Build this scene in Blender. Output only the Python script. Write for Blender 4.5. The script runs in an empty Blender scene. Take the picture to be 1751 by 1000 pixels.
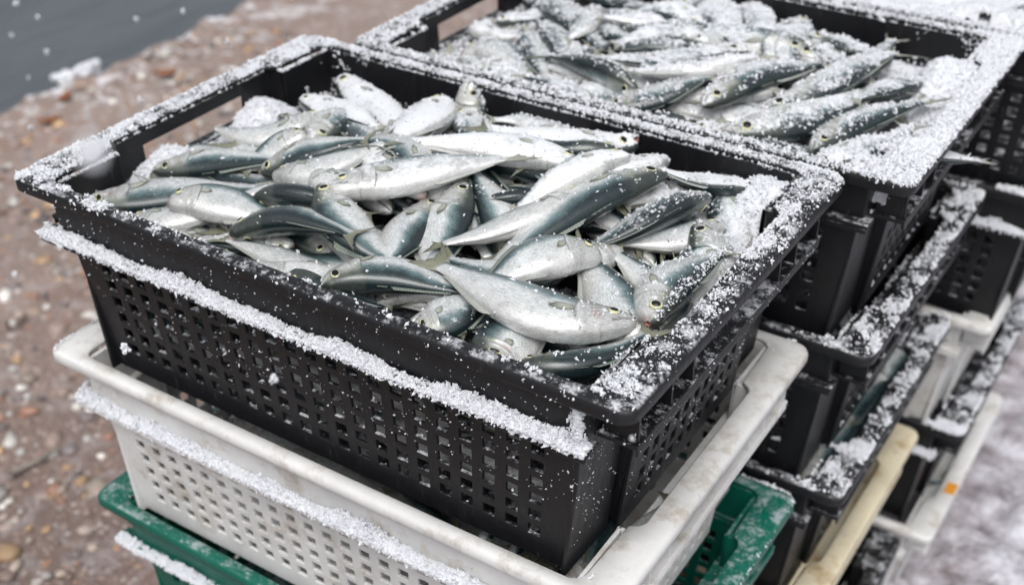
import bpy, math, random
import numpy as np
from mathutils import Matrix, Vector, noise
from mathutils.bvhtree import BVHTree

rng = np.random.default_rng(7)
random.seed(7)
SC = bpy.context.scene
COL = SC.collection

# ------------------------------------------------------------------ camera
CAM_F = 2130.43                      # focal length in pixels of a 1751 px wide frame
CAM_P = np.array([0.571464, -0.746842, 0.494457])
ca, cg, cb = 0.992336, 0.577369, -0.00378
Rz = np.array([[math.cos(cg), -math.sin(cg), 0], [math.sin(cg), math.cos(cg), 0], [0, 0, 1]])
Rx = np.array([[1, 0, 0], [0, math.cos(ca), -math.sin(ca)], [0, math.sin(ca), math.cos(ca)]])
Rr = np.array([[math.cos(cb), -math.sin(cb), 0], [math.sin(cb), math.cos(cb), 0], [0, 0, 1]])
CAM_R = Rz @ Rx @ Rr
cd = bpy.data.cameras.new('camera')
cam = bpy.data.objects.new('camera', cd)
COL.objects.link(cam)
m4 = np.eye(4); m4[:3, :3] = CAM_R; m4[:3, 3] = CAM_P
cam.matrix_world = Matrix(m4.tolist())
cd.sensor_width = 36.0
cd.lens = CAM_F / 1751 * 36
cd.clip_start = 0.02
cd.clip_end = 500
cd.dof.use_dof = True
cd.dof.focus_distance = 0.90
cd.dof.aperture_fstop = 5.8
cd.dof.aperture_blades = 0
SC.camera = cam

# ------------------------------------------------------------------ world, sun, exposure
SUN_EL, SUN_AZ = math.radians(62), math.radians(150)
w = bpy.data.worlds.new('World'); SC.world = w; w.use_nodes = True
nt = w.node_tree
sky = nt.nodes.new('ShaderNodeTexSky')
sky.sky_type = 'NISHITA'; sky.sun_disc = False
sky.sun_elevation = SUN_EL; sky.sun_rotation = SUN_AZ
sky.air_density = 1.0; sky.dust_density = 6.0; sky.ozone_density = 1.0
bg = nt.nodes['Background']
hs = nt.nodes.new('ShaderNodeHueSaturation'); hs.inputs['Saturation'].default_value = 0.25
nt.links.new(sky.outputs[0], hs.inputs['Color'])
nt.links.new(hs.outputs[0], bg.inputs[0])
bg.inputs[1].default_value = 0.15
sl = bpy.data.lights.new('sun', 'SUN'); sl.energy = 1.0; sl.angle = math.radians(35)
sl.color = (1.0, 0.985, 0.965)
so = bpy.data.objects.new('sun', sl); COL.objects.link(so)
sd = Vector((math.sin(SUN_AZ) * math.cos(SUN_EL), math.cos(SUN_AZ) * math.cos(SUN_EL), math.sin(SUN_EL)))
so.rotation_euler = sd.to_track_quat('Z', 'Y').to_euler()
SC.view_settings.view_transform = 'Standard'
SC.view_settings.look = 'None'
SC.view_settings.exposure = 0.18
SC.view_settings.gamma = 1.0
SC.cycles.max_bounces = 6
SC.cycles.use_denoising = True

# ------------------------------------------------------------------ small helpers
def unproject(u, v, z):
    """the point of the world at height z that stands at a spot of the picture; only used to read the real layout off it"""
    d = CAM_R @ np.array([(u - 875.5) / CAM_F, -(v - 500) / CAM_F, -1.0])
    return CAM_P + d * ((z - CAM_P[2]) / d[2])
def along_ray(u, v, t):
    d = CAM_R @ np.array([(u - 875.5) / CAM_F, -(v - 500) / CAM_F, -1.0])
    return CAM_P + d * t
def ss(a, b, x):
    t = np.clip((x - a) / (b - a), 0, 1)
    return t * t * (3 - 2 * t)
def tag(o, label=None, cat=None, group=None, kind=None):
    if label: o['label'] = label
    if cat: o['category'] = cat
    if group: o['group'] = group
    if kind: o['kind'] = kind
    return o
def empty(name, loc=(0, 0, 0)):
    o = bpy.data.objects.new(name, None); COL.objects.link(o); o.location = loc
    o.empty_display_size = 0.02
    return o
def mesh_np(name, V, F, mat=None, parent=None, smooth=True, uv=None, col=None, attrs=None):
    """F: (n,4) or (n,3) int array, or a list of such arrays"""
    V = np.asarray(V, dtype=np.float32)
    if not isinstance(F, list): F = [F]
    F = [np.asarray(f, dtype=np.int32) for f in F if len(f)]
    me = bpy.data.meshes.new(name)
    me.vertices.add(len(V)); me.vertices.foreach_set('co', V.ravel())
    loops = np.concatenate([f.ravel() for f in F])
    tot = np.concatenate([np.full(len(f), f.shape[1], np.int32) for f in F])
    start = np.concatenate([[0], np.cumsum(tot)[:-1]]).astype(np.int32)
    me.loops.add(len(loops)); me.loops.foreach_set('vertex_index', loops)
    me.polygons.add(len(tot)); me.polygons.foreach_set('loop_start', start)
    me.polygons.foreach_set('loop_total', tot)
    me.polygons.foreach_set('use_smooth', np.full(len(tot), smooth, dtype=bool))
    me.update(calc_edges=True)
    if uv is not None:
        l = me.uv_layers.new(name='UVMap')
        l.data.foreach_set('uv', np.asarray(uv, np.float32)[loops].ravel())
    if col is not None:
        a = me.attributes.new('pigment', 'FLOAT_COLOR', 'POINT')
        c4 = np.ones((len(V), 4), np.float32); c4[:, :3] = col
        a.data.foreach_set('color', c4.ravel())
    for k, val in (attrs or {}).items():
        a = me.attributes.new(k, 'FLOAT', 'POINT')
        a.data.foreach_set('value', np.broadcast_to(np.asarray(val, np.float32), (len(V),)).copy())
    me.validate()
    if mat: me.materials.append(mat)
    o = bpy.data.objects.new(name, me); COL.objects.link(o)
    if parent: o.parent = parent
    return o
def copy_tree(o, parent=None):
    c = o.copy(); COL.objects.link(c)
    if parent: c.parent = parent
    for ch in list(o.children): copy_tree(ch, c)
    return c

class MB:
    def __init__(s): s.v = []; s.f = []; s.n = 0
    def add(s, V, F):
        V = np.asarray(V, float); s.v.append(V)
        s.f += [tuple(int(i) + s.n for i in f) for f in F]; s.n += len(V)
    def box(s, x0, x1, y0, y1, z0, z1):
        V = [(x, y, z) for x in (x0, x1) for y in (y0, y1) for z in (z0, z1)]
        s.add(V, [(0, 1, 3, 2), (4, 6, 7, 5), (0, 4, 5, 1), (2, 3, 7, 6), (0, 2, 6, 4), (1, 5, 7, 3)])
    def build(s, name, mat, parent=None, smooth=False, bevel=0):
        V = np.concatenate(s.v)
        q = [f for f in s.f if len(f) == 4]; t = [f for f in s.f if len(f) == 3]
        o = mesh_np(name, V, [np.array(q, int).reshape(-1, 4), np.array(t, int).reshape(-1, 3)], mat, parent, smooth)
        if bevel:
            b = o.modifiers.new('bevel', 'BEVEL'); b.width = bevel; b.segments = 2; b.limit_method = 'ANGLE'
            b.angle_limit = math.radians(40)
        return o

# ------------------------------------------------------------------ materials
def new_mat(name):
    m = bpy.data.materials.new(name); m.use_nodes = True
    t = m.node_tree; b = t.nodes['Principled BSDF']
    return m, t, b
def nd(t, kind, **kw):
    n = t.nodes.new(kind)
    for k, v in kw.items():
        if k.startswith('i_'): n.inputs[k[2:].replace('_', ' ')].default_value = v
        else: setattr(n, k, v)
    return n
def ramp(t, src, stops):
    r = t.nodes.new('ShaderNodeValToRGB'); e = r.color_ramp.elements
    while len(e) < len(stops): e.new(0.5)
    for i, (p, c) in enumerate(stops):
        e[i].position = p; e[i].color = (*c, 1) if len(c) == 3 else c
    t.links.new(src, r.inputs[0]); return r
def g3(x): return (x, x, x)
def mixc(t, fac, a, b):
    m = t.nodes.new('ShaderNodeMix'); m.data_type = 'RGBA'
    for sock, val in ((m.inputs[0], fac), (m.inputs[6], a), (m.inputs[7], b)):
        if hasattr(val, 'is_output'): t.links.new(val, sock)
        else: sock.default_value = val if isinstance(val, (int, float)) else (*val, 1)
    return m.outputs[2]
def math_n(t, op, a, b=None, clamp=False):
    m = t.nodes.new('ShaderNodeMath'); m.operation = op; m.use_clamp = clamp
    for i, val in enumerate((a, b)):
        if val is None: continue
        if hasattr(val, 'is_output'): t.links.new(val, m.inputs[i])
        else: m.inputs[i].default_value = val
    return m.outputs[0]
def up_facing(t, lo, hi):
    g = t.nodes.new('ShaderNodeNewGeometry'); s = t.nodes.new('ShaderNodeSeparateXYZ')
    t.links.new(g.outputs['Normal'], s.inputs[0])
    r = nd(t, 'ShaderNodeMapRange'); r.interpolation_type = 'SMOOTHSTEP'
    r.inputs[1].default_value = lo; r.inputs[2].default_value = hi
    t.links.new(s.outputs[2], r.inputs[0]); return r.outputs[0]

def plastic(name, base, rough, stain=None, stain_amt=0.0, dust=0.3, sss=0.0, dustcol=(0.5, 0.51, 0.53), snowy=0.0):
    m, t, b = new_mat(name)
    tc = nd(t, 'ShaderNodeNewGeometry')
    n1 = nd(t, 'ShaderNodeTexNoise', i_Scale=9.0, i_Detail=6.0, i_Roughness=0.65)
    t.links.new(tc.outputs['Position'], n1.inputs['Vector'])
    mp = nd(t, 'ShaderNodeMapping'); mp.inputs['Scale'].default_value = (60, 60, 9)
    t.links.new(tc.outputs['Position'], mp.inputs[0])
    n2 = nd(t, 'ShaderNodeTexNoise', i_Scale=4.0, i_Detail=8.0, i_Roughness=0.7)   # scuffs
    t.links.new(mp.outputs[0], n2.inputs['Vector'])
    n3 = nd(t, 'ShaderNodeTexNoise', i_Scale=420.0, i_Detail=3.0, i_Roughness=0.6)  # fine grain and frost specks
    t.links.new(tc.outputs['Position'], n3.inputs['Vector'])
    c = mixc(t, ramp(t, n1.outputs[0], [(0.35, g3(0)), (0.7, g3(1))]).outputs[0], base, tuple(min(1, x * 1.35 + 0.004) for x in base))
    if stain:
        n4 = nd(t, 'ShaderNodeTexNoise', i_Scale=26.0, i_Detail=8.0, i_Roughness=0.72)
        t.links.new(tc.outputs['Position'], n4.inputs['Vector'])
        f = ramp(t, n4.outputs[0], [(0.52, g3(0)), (0.72, g3(stain_amt))]).outputs[0]
        c = mixc(t, f, c, stain)
    scf = ramp(t, n2.outputs[0], [(0.60, g3(0)), (0.78, g3(dust * 0.9))]).outputs[0]
    c = mixc(t, scf, c, dustcol)
    fr = ramp(t, n3.outputs[0], [(0.62, g3(0)), (0.70, g3(1))]).outputs[0]
    frf = math_n(t, 'MULTIPLY', fr, math_n(t, 'MULTIPLY', up_facing(t, 0.3, 0.9), dust))
    c = mixc(t, frf, c, (0.7, 0.72, 0.76))
    if snowy:
        n5 = nd(t, 'ShaderNodeTexNoise', i_Scale=52.0, i_Detail=10.0, i_Roughness=0.78)
        t.links.new(tc.outputs['Position'], n5.inputs['Vector'])
        sf = ramp(t, n5.outputs[0], [(0.50, g3(0)), (0.60, g3(snowy))]).outputs[0]
        c = mixc(t, math_n(t, 'MULTIPLY', sf, up_facing(t, 0.55, 0.95)), c, (0.66, 0.68, 0.72))
    t.links.new(c, b.inputs['Base Color'])
    rr = ramp(t, n2.outputs[0], [(0.3, g3(rough - 0.08)), (0.75, g3(rough + 0.2))]).outputs[0]
    t.links.new(rr, b.inputs['Roughness'])
    b.inputs['Specular IOR Level'].default_value = 0.38
    if sss:
        b.inputs['Subsurface Weight'].default_value = sss
        b.inputs['Subsurface Radius'].default_value = (0.01, 0.01, 0.012)
    bp = nd(t, 'ShaderNodeBump'); bp.inputs['Strength'].default_value = 0.25; bp.inputs['Distance'].default_value = 0.0012
    ad = math_n(t, 'ADD', n1.outputs[0], math_n(t, 'MULTIPLY', n3.outputs[0], 0.25))
    t.links.new(ad, bp.inputs['Height']); t.links.new(bp.outputs[0], b.inputs['Normal'])
    return m
M_BLACK = plastic('black_plastic', (0.005, 0.0053, 0.0068), 0.42, dust=0.3, snowy=0.75, dustcol=(0.22, 0.225, 0.24))
M_WHITE = plastic('white_plastic', (0.53, 0.53, 0.525), 0.45, stain=(0.27, 0.20, 0.12), stain_amt=0.75, dust=0.2, sss=0.0, dustcol=(0.42, 0.37, 0.3))
M_YELL = plastic('yellowed_plastic', (0.50, 0.45, 0.33), 0.5, stain=(0.30, 0.17, 0.05), stain_amt=0.95, dust=0.2, dustcol=(0.35, 0.26, 0.14))
M_GREEN = plastic('green_plastic', (0.0, 0.085, 0.058), 0.36, dust=0.5, dustcol=(0.12, 0.25, 0.2), snowy=0.4)

def snow_mat():
    m, t, b = new_mat('snow')
    g = nd(t, 'ShaderNodeNewGeometry')
    n = nd(t, 'ShaderNodeTexNoise', i_Scale=900.0, i_Detail=4.0, i_Roughness=0.6)
    t.links.new(g.outputs['Position'], n.inputs['Vector'])
    c = mixc(t, n.outputs[0], (0.56, 0.58, 0.62), (0.76, 0.775, 0.81))
    t.links.new(c, b.inputs['Base Color'])
    b.inputs['Roughness'].default_value = 0.55
    b.inputs['Specular IOR Level'].default_value = 0.35
    bp = nd(t, 'ShaderNodeBump'); bp.inputs['Strength'].default_value = 0.7; bp.inputs['Distance'].default_value = 0.001
    t.links.new(n.outputs[0], bp.inputs['Height']); t.links.new(bp.outputs[0], b.inputs['Normal'])
    return m
M_SNOW = snow_mat()

def fish_mat(name, sheen=True):
    m, t, b = new_mat(name)
    at = nd(t, 'ShaderNodeAttribute'); at.attribute_name = 'pigment'
    af = nd(t, 'ShaderNodeAttribute'); af.attribute_name = 'frost'
    tc = nd(t, 'ShaderNodeTexCoord'); g = nd(t, 'ShaderNodeNewGeometry')
    mp = nd(t, 'ShaderNodeMapping'); mp.inputs['Scale'].default_value = (150, 92, 1)
    t.links.new(tc.outputs['UV'], mp.inputs[0])
    vo = nd(t, 'ShaderNodeTexVoronoi', i_Scale=1.0, i_Randomness=0.45); t.links.new(mp.outputs[0], vo.inputs['Vector'])
    n = nd(t, 'ShaderNodeTexNoise', i_Scale=70.0, i_Detail=7.0, i_Roughness=0.7)
    t.links.new(g.outputs['Position'], n.inputs['Vector'])
    c = at.outputs['Color']
    sc_ = ramp(t, vo.outputs['Distance'], [(0.1, g3(1.0)), (0.75, g3(0.72))]).outputs[0]
    mm = t.nodes.new('ShaderNodeMix'); mm.data_type = 'RGBA'; mm.blend_type = 'MULTIPLY'; mm.inputs[0].default_value = 0.8
    t.links.new(c, mm.inputs[6]); t.links.new(sc_, mm.inputs[7])
    m2 = t.nodes.new('ShaderNodeMix'); m2.data_type = 'RGBA'; m2.blend_type = 'MULTIPLY'; m2.inputs[0].default_value = 0.8
    nr = ramp(t, n.outputs[0], [(0.3, g3(0.62)), (0.7, g3(1.15))]).outputs[0]
    t.links.new(mm.outputs[2], m2.inputs[6]); t.links.new(nr, m2.inputs[7])
    mps = nd(t, 'ShaderNodeMapping'); mps.inputs['Scale'].default_value = (30, 190, 1)
    t.links.new(tc.outputs['UV'], mps.inputs[0])
    ns = nd(t, 'ShaderNodeTexNoise', i_Scale=1.0, i_Detail=5.0, i_Roughness=0.7); t.links.new(mps.outputs[0], ns.inputs['Vector'])
    m3 = t.nodes.new('ShaderNodeMix'); m3.data_type = 'RGBA'; m3.blend_type = 'MULTIPLY'; m3.inputs[0].default_value = 0.75
    t.links.new(m2.outputs[2], m3.inputs[6]); t.links.new(ramp(t, ns.outputs[0], [(0.32, g3(0.55)), (0.62, g3(1.12))]).outputs[0], m3.inputs[7])
    m2 = m3
    # powder snow lying on what faces up
    n2 = nd(t, 'ShaderNodeTexNoise', i_Scale=210.0, i_Detail=6.0, i_Roughness=0.75)
    t.links.new(g.outputs['Position'], n2.inputs['Vector'])
    n3 = nd(t, 'ShaderNodeTexNoise', i_Scale=28.0, i_Detail=3.0, i_Roughness=0.5)
    t.links.new(g.outputs['Position'], n3.inputs['Vector'])
    cov = math_n(t, 'MULTIPLY', up_facing(t, 0.25, 0.92), af.outputs['Fac'])
    s = math_n(t, 'ADD', math_n(t, 'MULTIPLY', n2.outputs[0], 1.0), math_n(t, 'MULTIPLY', n3.outputs[0], 0.7))
    thr = math_n(t, 'SUBTRACT', 1.32, math_n(t, 'MULTIPLY', cov, 0.85))
    fac = math_n(t, 'MULTIPLY', math_n(t, 'SUBTRACT', s, thr), 6.0, True)
    fac = math_n(t, 'MULTIPLY', fac, math_n(t, 'GREATER_THAN', cov, 0.02))
    col = mixc(t, math_n(t, 'MULTIPLY', fac, math_n(t, 'ADD', 0.55, math_n(t, 'MULTIPLY', n3.outputs[0], 0.6)), True), m2.outputs[2], (0.66, 0.68, 0.71))
    t.links.new(col, b.inputs['Base Color'])
    inv = math_n(t, 'SUBTRACT', 1.0, fac)
    t.links.new(math_n(t, 'MULTIPLY', inv, 0.22 if sheen else 0.0), b.inputs['Metallic'])
    rr = mixc(t, fac, ramp(t, ns.outputs[0], [(0.3, g3(0.16)), (0.7, g3(0.40))]).outputs[0], g3(0.8))
    t.links.new(rr, b.inputs['Roughness'])
    b.inputs['Specular IOR Level'].default_value = 0.45
    t.links.new(math_n(t, 'MULTIPLY', inv, 0.55), b.inputs['Coat Weight']); b.inputs['Coat Roughness'].default_value = 0.14
    bp = nd(t, 'ShaderNodeBump'); bp.inputs['Strength'].default_value = 0.35; bp.inputs['Distance'].default_value = 0.0006
    hh = math_n(t, 'ADD', math_n(t, 'MULTIPLY', vo.outputs['Distance'], math_n(t, 'MULTIPLY', inv, -0.5)), math_n(t, 'MULTIPLY', n2.outputs[0], 1.2))
    t.links.new(hh, bp.inputs['Height']); t.links.new(bp.outputs[0], b.inputs['Normal'])
    return m
M_FISH = fish_mat('fish_skin')

def fin_mat():
    m, t, b = new_mat('fish_fin')
    at = nd(t, 'ShaderNodeAttribute'); at.attribute_name = 'pigment'
    tc = nd(t, 'ShaderNodeTexCoord')
    sp = nd(t, 'ShaderNodeSeparateXYZ'); t.links.new(tc.outputs['UV'], sp.inputs[0])
    wv = math_n(t, 'SINE', math_n(t, 'MULTIPLY', sp.outputs[1], 130.0))
    f = math_n(t, 'ADD', math_n(t, 'MULTIPLY', wv, 0.5), 0.5)
    c = mixc(t, math_n(t, 'MULTIPLY', f, 0.35), at.outputs['Color'], (0.30, 0.31, 0.28))
    t.links.new(c, b.inputs['Base Color'])
    b.inputs['Roughness'].default_value = 0.4
    bp = nd(t, 'ShaderNodeBump'); bp.inputs['Strength'].default_value = 0.6; bp.inputs['Distance'].default_value = 0.0006
    t.links.new(f, bp.inputs['Height']); t.links.new(bp.outputs[0], b.inputs['Normal'])
    return m
M_FIN = fin_mat()
def plain(name, c, rough, spec=0.5, coat=0.0):
    m, t, b = new_mat(name)
    g = nd(t, 'ShaderNodeNewGeometry')
    n = nd(t, 'ShaderNodeTexNoise', i_Scale=300.0, i_Detail=3.0); t.links.new(g.outputs['Position'], n.inputs['Vector'])
    t.links.new(mixc(t, n.outputs[0], tuple(x * 0.75 for x in c), tuple(min(1, x * 1.25) for x in c)), b.inputs['Base Color'])
    b.inputs['Roughness'].default_value = rough; b.inputs['Specular IOR Level'].default_value = spec
    b.inputs['Coat Weight'].default_value = coat; b.inputs['Coat Roughness'].default_value = 0.05
    return m
M_IRIS = plain('eye_iris', (0.52, 0.51, 0.30), 0.3, coat=.4)
M_PUPIL = plain('eye_pupil', (0.004, 0.005, 0.008), 0.22, spec=.35)
M_MOUTH = plain('mouth_flesh', (0.42, 0.19, 0.15), 0.35)
M_LEAF = plain('dead_leaf', (0.22, 0.085, 0.035), 0.7)
M_TWIG = plain('twig', (0.24, 0.21, 0.18), 0.8)

def ground_mat():
    m, t, b = new_mat('quay_concrete')
    g = nd(t, 'ShaderNodeNewGeometry')
    w1 = nd(t, 'ShaderNodeTexNoise', i_Scale=14.0, i_Detail=4.0); t.links.new(g.outputs['Position'], w1.inputs['Vector'])
    vm = nd(t, 'ShaderNodeVectorMath', operation='MULTIPLY_ADD')
    t.links.new(w1.outputs['Color'], vm.inputs[0]); vm.inputs[1].default_value = (0.03, 0.03, 0.03)
    t.links.new(g.outputs['Position'], vm.inputs[2])
    v1 = nd(t, 'ShaderNodeTexVoronoi', i_Scale=42.0); t.links.new(vm.outputs[0], v1.inputs['Vector'])
    v2 = nd(t, 'ShaderNodeTexVoronoi', i_Scale=105.0); t.links.new(vm.outputs[0], v2.inputs['Vector'])
    sp1 = nd(t, 'ShaderNodeSeparateColor'); t.links.new(v1.outputs['Color'], sp1.inputs[0])
    sp2 = nd(t, 'ShaderNodeSeparateColor'); t.links.new(v2.outputs['Color'], sp2.inputs[0])
    peb1 = ramp(t, sp1.outputs[0], [(0, (0.10, 0.075, 0.065)), (0.3, (0.20, 0.155, 0.135)), (0.5, (0.13, 0.11, 0.105)), (0.7, (0.28, 0.215, 0.17)), (0.86, (0.36, 0.33, 0.31)), (1, (0.24, 0.13, 0.09))]).outputs[0]
    peb2 = ramp(t, sp2.outputs[1], [(0, (0.09, 0.07, 0.06)), (0.5, (0.17, 0.13, 0.115)), (0.85, (0.26, 0.21, 0.185)), (1, (0.40, 0.38, 0.37))]).outputs[0]
    n = nd(t, 'ShaderNodeTexNoise', i_Scale=3.2, i_Detail=9.0, i_Roughness=0.68); t.links.new(g.outputs['Position'], n.inputs['Vector'])
    cem = ramp(t, n.outputs[0], [(0.3, (0.075, 0.056, 0.05)), (0.7, (0.165, 0.125, 0.112))]).outputs[0]
    f2 = math_n(t, 'LESS_THAN', v2.outputs['Distance'], 0.42)
    c = mixc(t, math_n(t, 'MULTIPLY', f2, 0.8), cem, peb2)
    big = math_n(t, 'MULTIPLY', math_n(t, 'LESS_THAN', v1.outputs['Distance'], 0.40), math_n(t, 'GREATER_THAN', sp1.outputs[2], 0.5))
    c = mixc(t, big, c, peb1)
    # further from the stacks the paving is drier and worn paler
    px = nd(t, 'ShaderNodeSeparateXYZ'); t.links.new(g.outputs['Position'], px.inputs[0])
    dry = nd(t, 'ShaderNodeMapRange'); dry.inputs[1].default_value = -0.7; dry.inputs[2].default_value = -1.9
    t.links.new(px.outputs[0], dry.inputs[0])
    c = mixc(t, math_n(t, 'MULTIPLY', dry.outputs[0], 0.4), c, (0.30, 0.25, 0.23))
    # trodden slush on the landward side
    sx = nd(t, 'ShaderNodeMapRange'); sx.inputs[1].default_value = 0.05; sx.inputs[2].default_value = 0.45
    t.links.new(px.outputs[0], sx.inputs[0])
    ns = nd(t, 'ShaderNodeTexNoise', i_Scale=18.0, i_Detail=9.0, i_Roughness=0.7); t.links.new(g.outputs['Position'], ns.inputs['Vector'])
    sl_ = ramp(t, ns.outputs[0], [(0.36, (0.13, 0.12, 0.13)), (0.50, (0.34, 0.33, 0.355)), (0.66, (0.56, 0.56, 0.60))]).outputs[0]
    c = mixc(t, sx.outputs[0], c, sl_)
    # thin powder caught in the hollows near the water
    fx = nd(t, 'ShaderNodeMapRange'); fx.inputs[1].default_value = -1.9; fx.inputs[2].default_value = -2.25
    t.links.new(px.outputs[0], fx.inputs[0])
    pf = ramp(t, ns.outputs[0], [(0.52, g3(0)), (0.60, g3(0.8))]).outputs[0]
    c = mixc(t, math_n(t, 'MULTIPLY', pf, math_n(t, 'ADD', math_n(t, 'MULTIPLY', fx.outputs[0], 0.8), 0.12)), c, (0.72, 0.74, 0.78))
    hv = nd(t, 'ShaderNodeHueSaturation'); hv.inputs['Value'].default_value = 1.22; hv.inputs['Saturation'].default_value = 1.25
    t.links.new(c, hv.inputs['Color']); c = hv.outputs[0]
    t.links.new(c, b.inputs['Base Color'])
    b.inputs['Roughness'].default_value = 0.62
    bp = nd(t, 'ShaderNodeBump'); bp.inputs['Strength'].default_value = 0.9; bp.inputs['Distance'].default_value = 0.006
    h = math_n(t, 'ADD', math_n(t, 'MULTIPLY', v2.outputs['Distance'], -0.6), math_n(t, 'MULTIPLY', big, 0.8))
    h = math_n(t, 'ADD', h, math_n(t, 'MULTIPLY', ns.outputs[0], 1.0))
    t.links.new(h, bp.inputs['Height']); t.links.new(bp.outputs[0], b.inputs['Normal'])
    return m
M_GROUND = ground_mat()

def water_mat():
    m, t, b = new_mat('sea_water')
    g = nd(t, 'ShaderNodeNewGeometry')
    mp = nd(t, 'ShaderNodeMapping'); mp.inputs['Scale'].default_value = (1.0, 0.35, 1); mp.inputs['Rotation'].default_value = (0, 0, math.radians(35))
    t.links.new(g.outputs['Position'], mp.inputs[0])
    n = nd(t, 'ShaderNodeTexNoise', i_Scale=1.1, i_Detail=3.0, i_Roughness=0.45); t.links.new(mp.outputs[0], n.inputs['Vector'])
    n2 = nd(t, 'ShaderNodeTexNoise', i_Scale=9.0, i_Detail=4.0); t.links.new(mp.outputs[0], n2.inputs['Vector'])
    b.inputs['Base Color'].default_value = (0.075, 0.088, 0.098, 1)
    b.inputs['Roughness'].default_value = 0.28
    b.inputs['IOR'].default_value = 1.33
    bp = nd(t, 'ShaderNodeBump'); bp.inputs['Strength'].default_value = 1.0; bp.inputs['Distance'].default_value = 0.25
    t.links.new(math_n(t, 'ADD', n.outputs[0], math_n(t, 'MULTIPLY', n2.outputs[0], 0.06)), bp.inputs['Height'])
    t.links.new(bp.outputs[0], b.inputs['Normal'])
    return m
M_WATER = water_mat()

# ------------------------------------------------------------------ ground, water
GZ = -0.915
def build_ground():
    ys = np.concatenate([np.linspace(-25, -2.2, 12), np.linspace(-2, 6, 401), np.linspace(6.4, 60, 16)])
    xoff = np.concatenate([np.linspace(0, 2.9, 250), np.linspace(2.95, 6, 30), np.linspace(7, 60, 12)])
    V = []; nx = len(xoff) + 3; ny = len(ys)
    for y in ys:
        ex = -2.24 + 0.05 * noise.noise(Vector((0, y * 1.7, 3))) + 0.03 * noise.noise(Vector((0, y * 9, 7))) + 0.012 * noise.noise(Vector((0, y * 30, 1)))
        V.append((ex + 0.03, y, GZ - 1.6)); V.append((ex - 0.02, y, GZ - 0.10)); V.append((ex, y, GZ - 0.018))
        for x in xoff:
            X = ex + 0.012 + x
            if abs(y) < 7 and X < 3:
                z = 0.010 * noise.noise(Vector((X * 3, y * 3, 0))) + 0.004 * noise.noise(Vector((X * 22, y * 22, 4)))
                if x < 0.12: z += 0.014 * noise.noise(Vector((X * 14, y * 14, 9)))
                if X > 0.2: z += min(1, (X - 0.2) * 4) * (0.012 + 0.02 * noise.noise(Vector((X * 9, y * 9, 2))) + 0.01 * noise.noise(Vector((X * 30, y * 30, 2))))
            else: z = 0
            # joint between two slabs of the quay, running out to the left
            jd = abs(X + 1.385 - 0.02 * noise.noise(Vector((y * 5, 0, 0))))
            if jd < 0.016 and abs(y) < 5: z -= 0.022
            V.append((X, y, GZ + z))
    idx = np.arange(nx * ny).reshape(ny, nx)
    F = np.stack([idx[:-1, :-1], idx[:-1, 1:], idx[1:, 1:], idx[1:, :-1]], -1).reshape(-1, 4)
    o = mesh_np('ground', np.array(V), F, M_GROUND)
    tag(o, 'brown pebbly concrete of the quay with trodden snow beyond the crates', 'ground', kind='structure')
build_ground()
wv = np.array([(-200, -150, GZ - 0.55), (-2.0, -150, GZ - 0.55), (-2.0, 200, GZ - 0.55), (-200, 200, GZ - 0.55)])
tag(mesh_np('water', wv, np.array([[0, 1, 2, 3]]), M_WATER), 'dark grey blue sea beside the quay', 'water', kind='structure')

def blobs(C, R, squash, seed=1):
    """many small irregular rounded lumps as one vertex and face array"""
    r = np.random.default_rng(seed)
    ph = (1 + 5 ** .5) / 2
    B = np.array([(-1, ph, 0), (1, ph, 0), (-1, -ph, 0), (1, -ph, 0), (0, -1, ph), (0, 1, ph), (0, -1, -ph), (0, 1, -ph), (ph, 0, -1), (ph, 0, 1), (-ph, 0, -1), (-ph, 0, 1)]) / math.sqrt(1 + ph * ph)
    Fb = np.array([(0, 11, 5), (0, 5, 1), (0, 1, 7), (0, 7, 10), (0, 10, 11), (1, 5, 9), (5, 11, 4), (11, 10, 2), (10, 7, 6), (7, 1, 8), (3, 9, 4), (3, 4, 2), (3, 2, 6), (3, 6, 8), (3, 8, 9), (4, 9, 5), (2, 4, 11), (6, 2, 10), (8, 6, 7), (9, 8, 1)])
    n = len(C)
    sc = np.stack([r.uniform(.7, 1.3, n), r.uniform(.7, 1.3, n), r.uniform(*squash, n)], -1) * R[:, None]
    a = r.uniform(0, 6.28, n); ca_, sa_ = np.cos(a), np.sin(a)
    P = B[None] * r.uniform(.82, 1.15, (n, 12, 1)) * sc[:, None]
    X = P[..., 0] * ca_[:, None] - P[..., 1] * sa_[:, None]; Y = P[..., 0] * sa_[:, None] + P[..., 1] * ca_[:, None]
    V = np.stack([X, Y, P[..., 2]], -1) + C[:, None]
    F = Fb[None] + (np.arange(n) * 12)[:, None, None]
    return V.reshape(-1, 3), F.reshape(-1, 3)

def pebbles():
    n = 6500
    C = np.stack([rng.uniform(-2.2, 0.05, n), rng.uniform(-0.9, 1.9, n), np.full(n, GZ + 0.001)], -1)
    R = rng.gamma(2.5, 0.0026, n) + 0.0025
    V, F = blobs(C, R, (.35, .6), 3)
    pal = np.array([(0.30, 0.25, 0.21), (0.42, 0.40, 0.38), (0.20, 0.15, 0.13), (0.36, 0.24, 0.14), (0.14, 0.12, 0.12), (0.52, 0.50, 0.47), (0.27, 0.15, 0.11)])
    c = pal[rng.integers(0, len(pal), n)] * rng.uniform(.7, 1.5, (n, 1))
    m, t, b = new_mat('pebble')
    at = nd(t, 'ShaderNodeAttribute'); at.attribute_name = 'pigment'
    t.links.new(at.outputs[0], b.inputs['Base Color']); b.inputs['Roughness'].default_value = 0.5
    o = mesh_np('pebbles', V, F, m, col=np.repeat(c, 12, 0))
    tag(o, 'small brown, grey and pale pebbles bedded in the quay paving', 'pebbles', kind='stuff')
pebbles()

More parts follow.
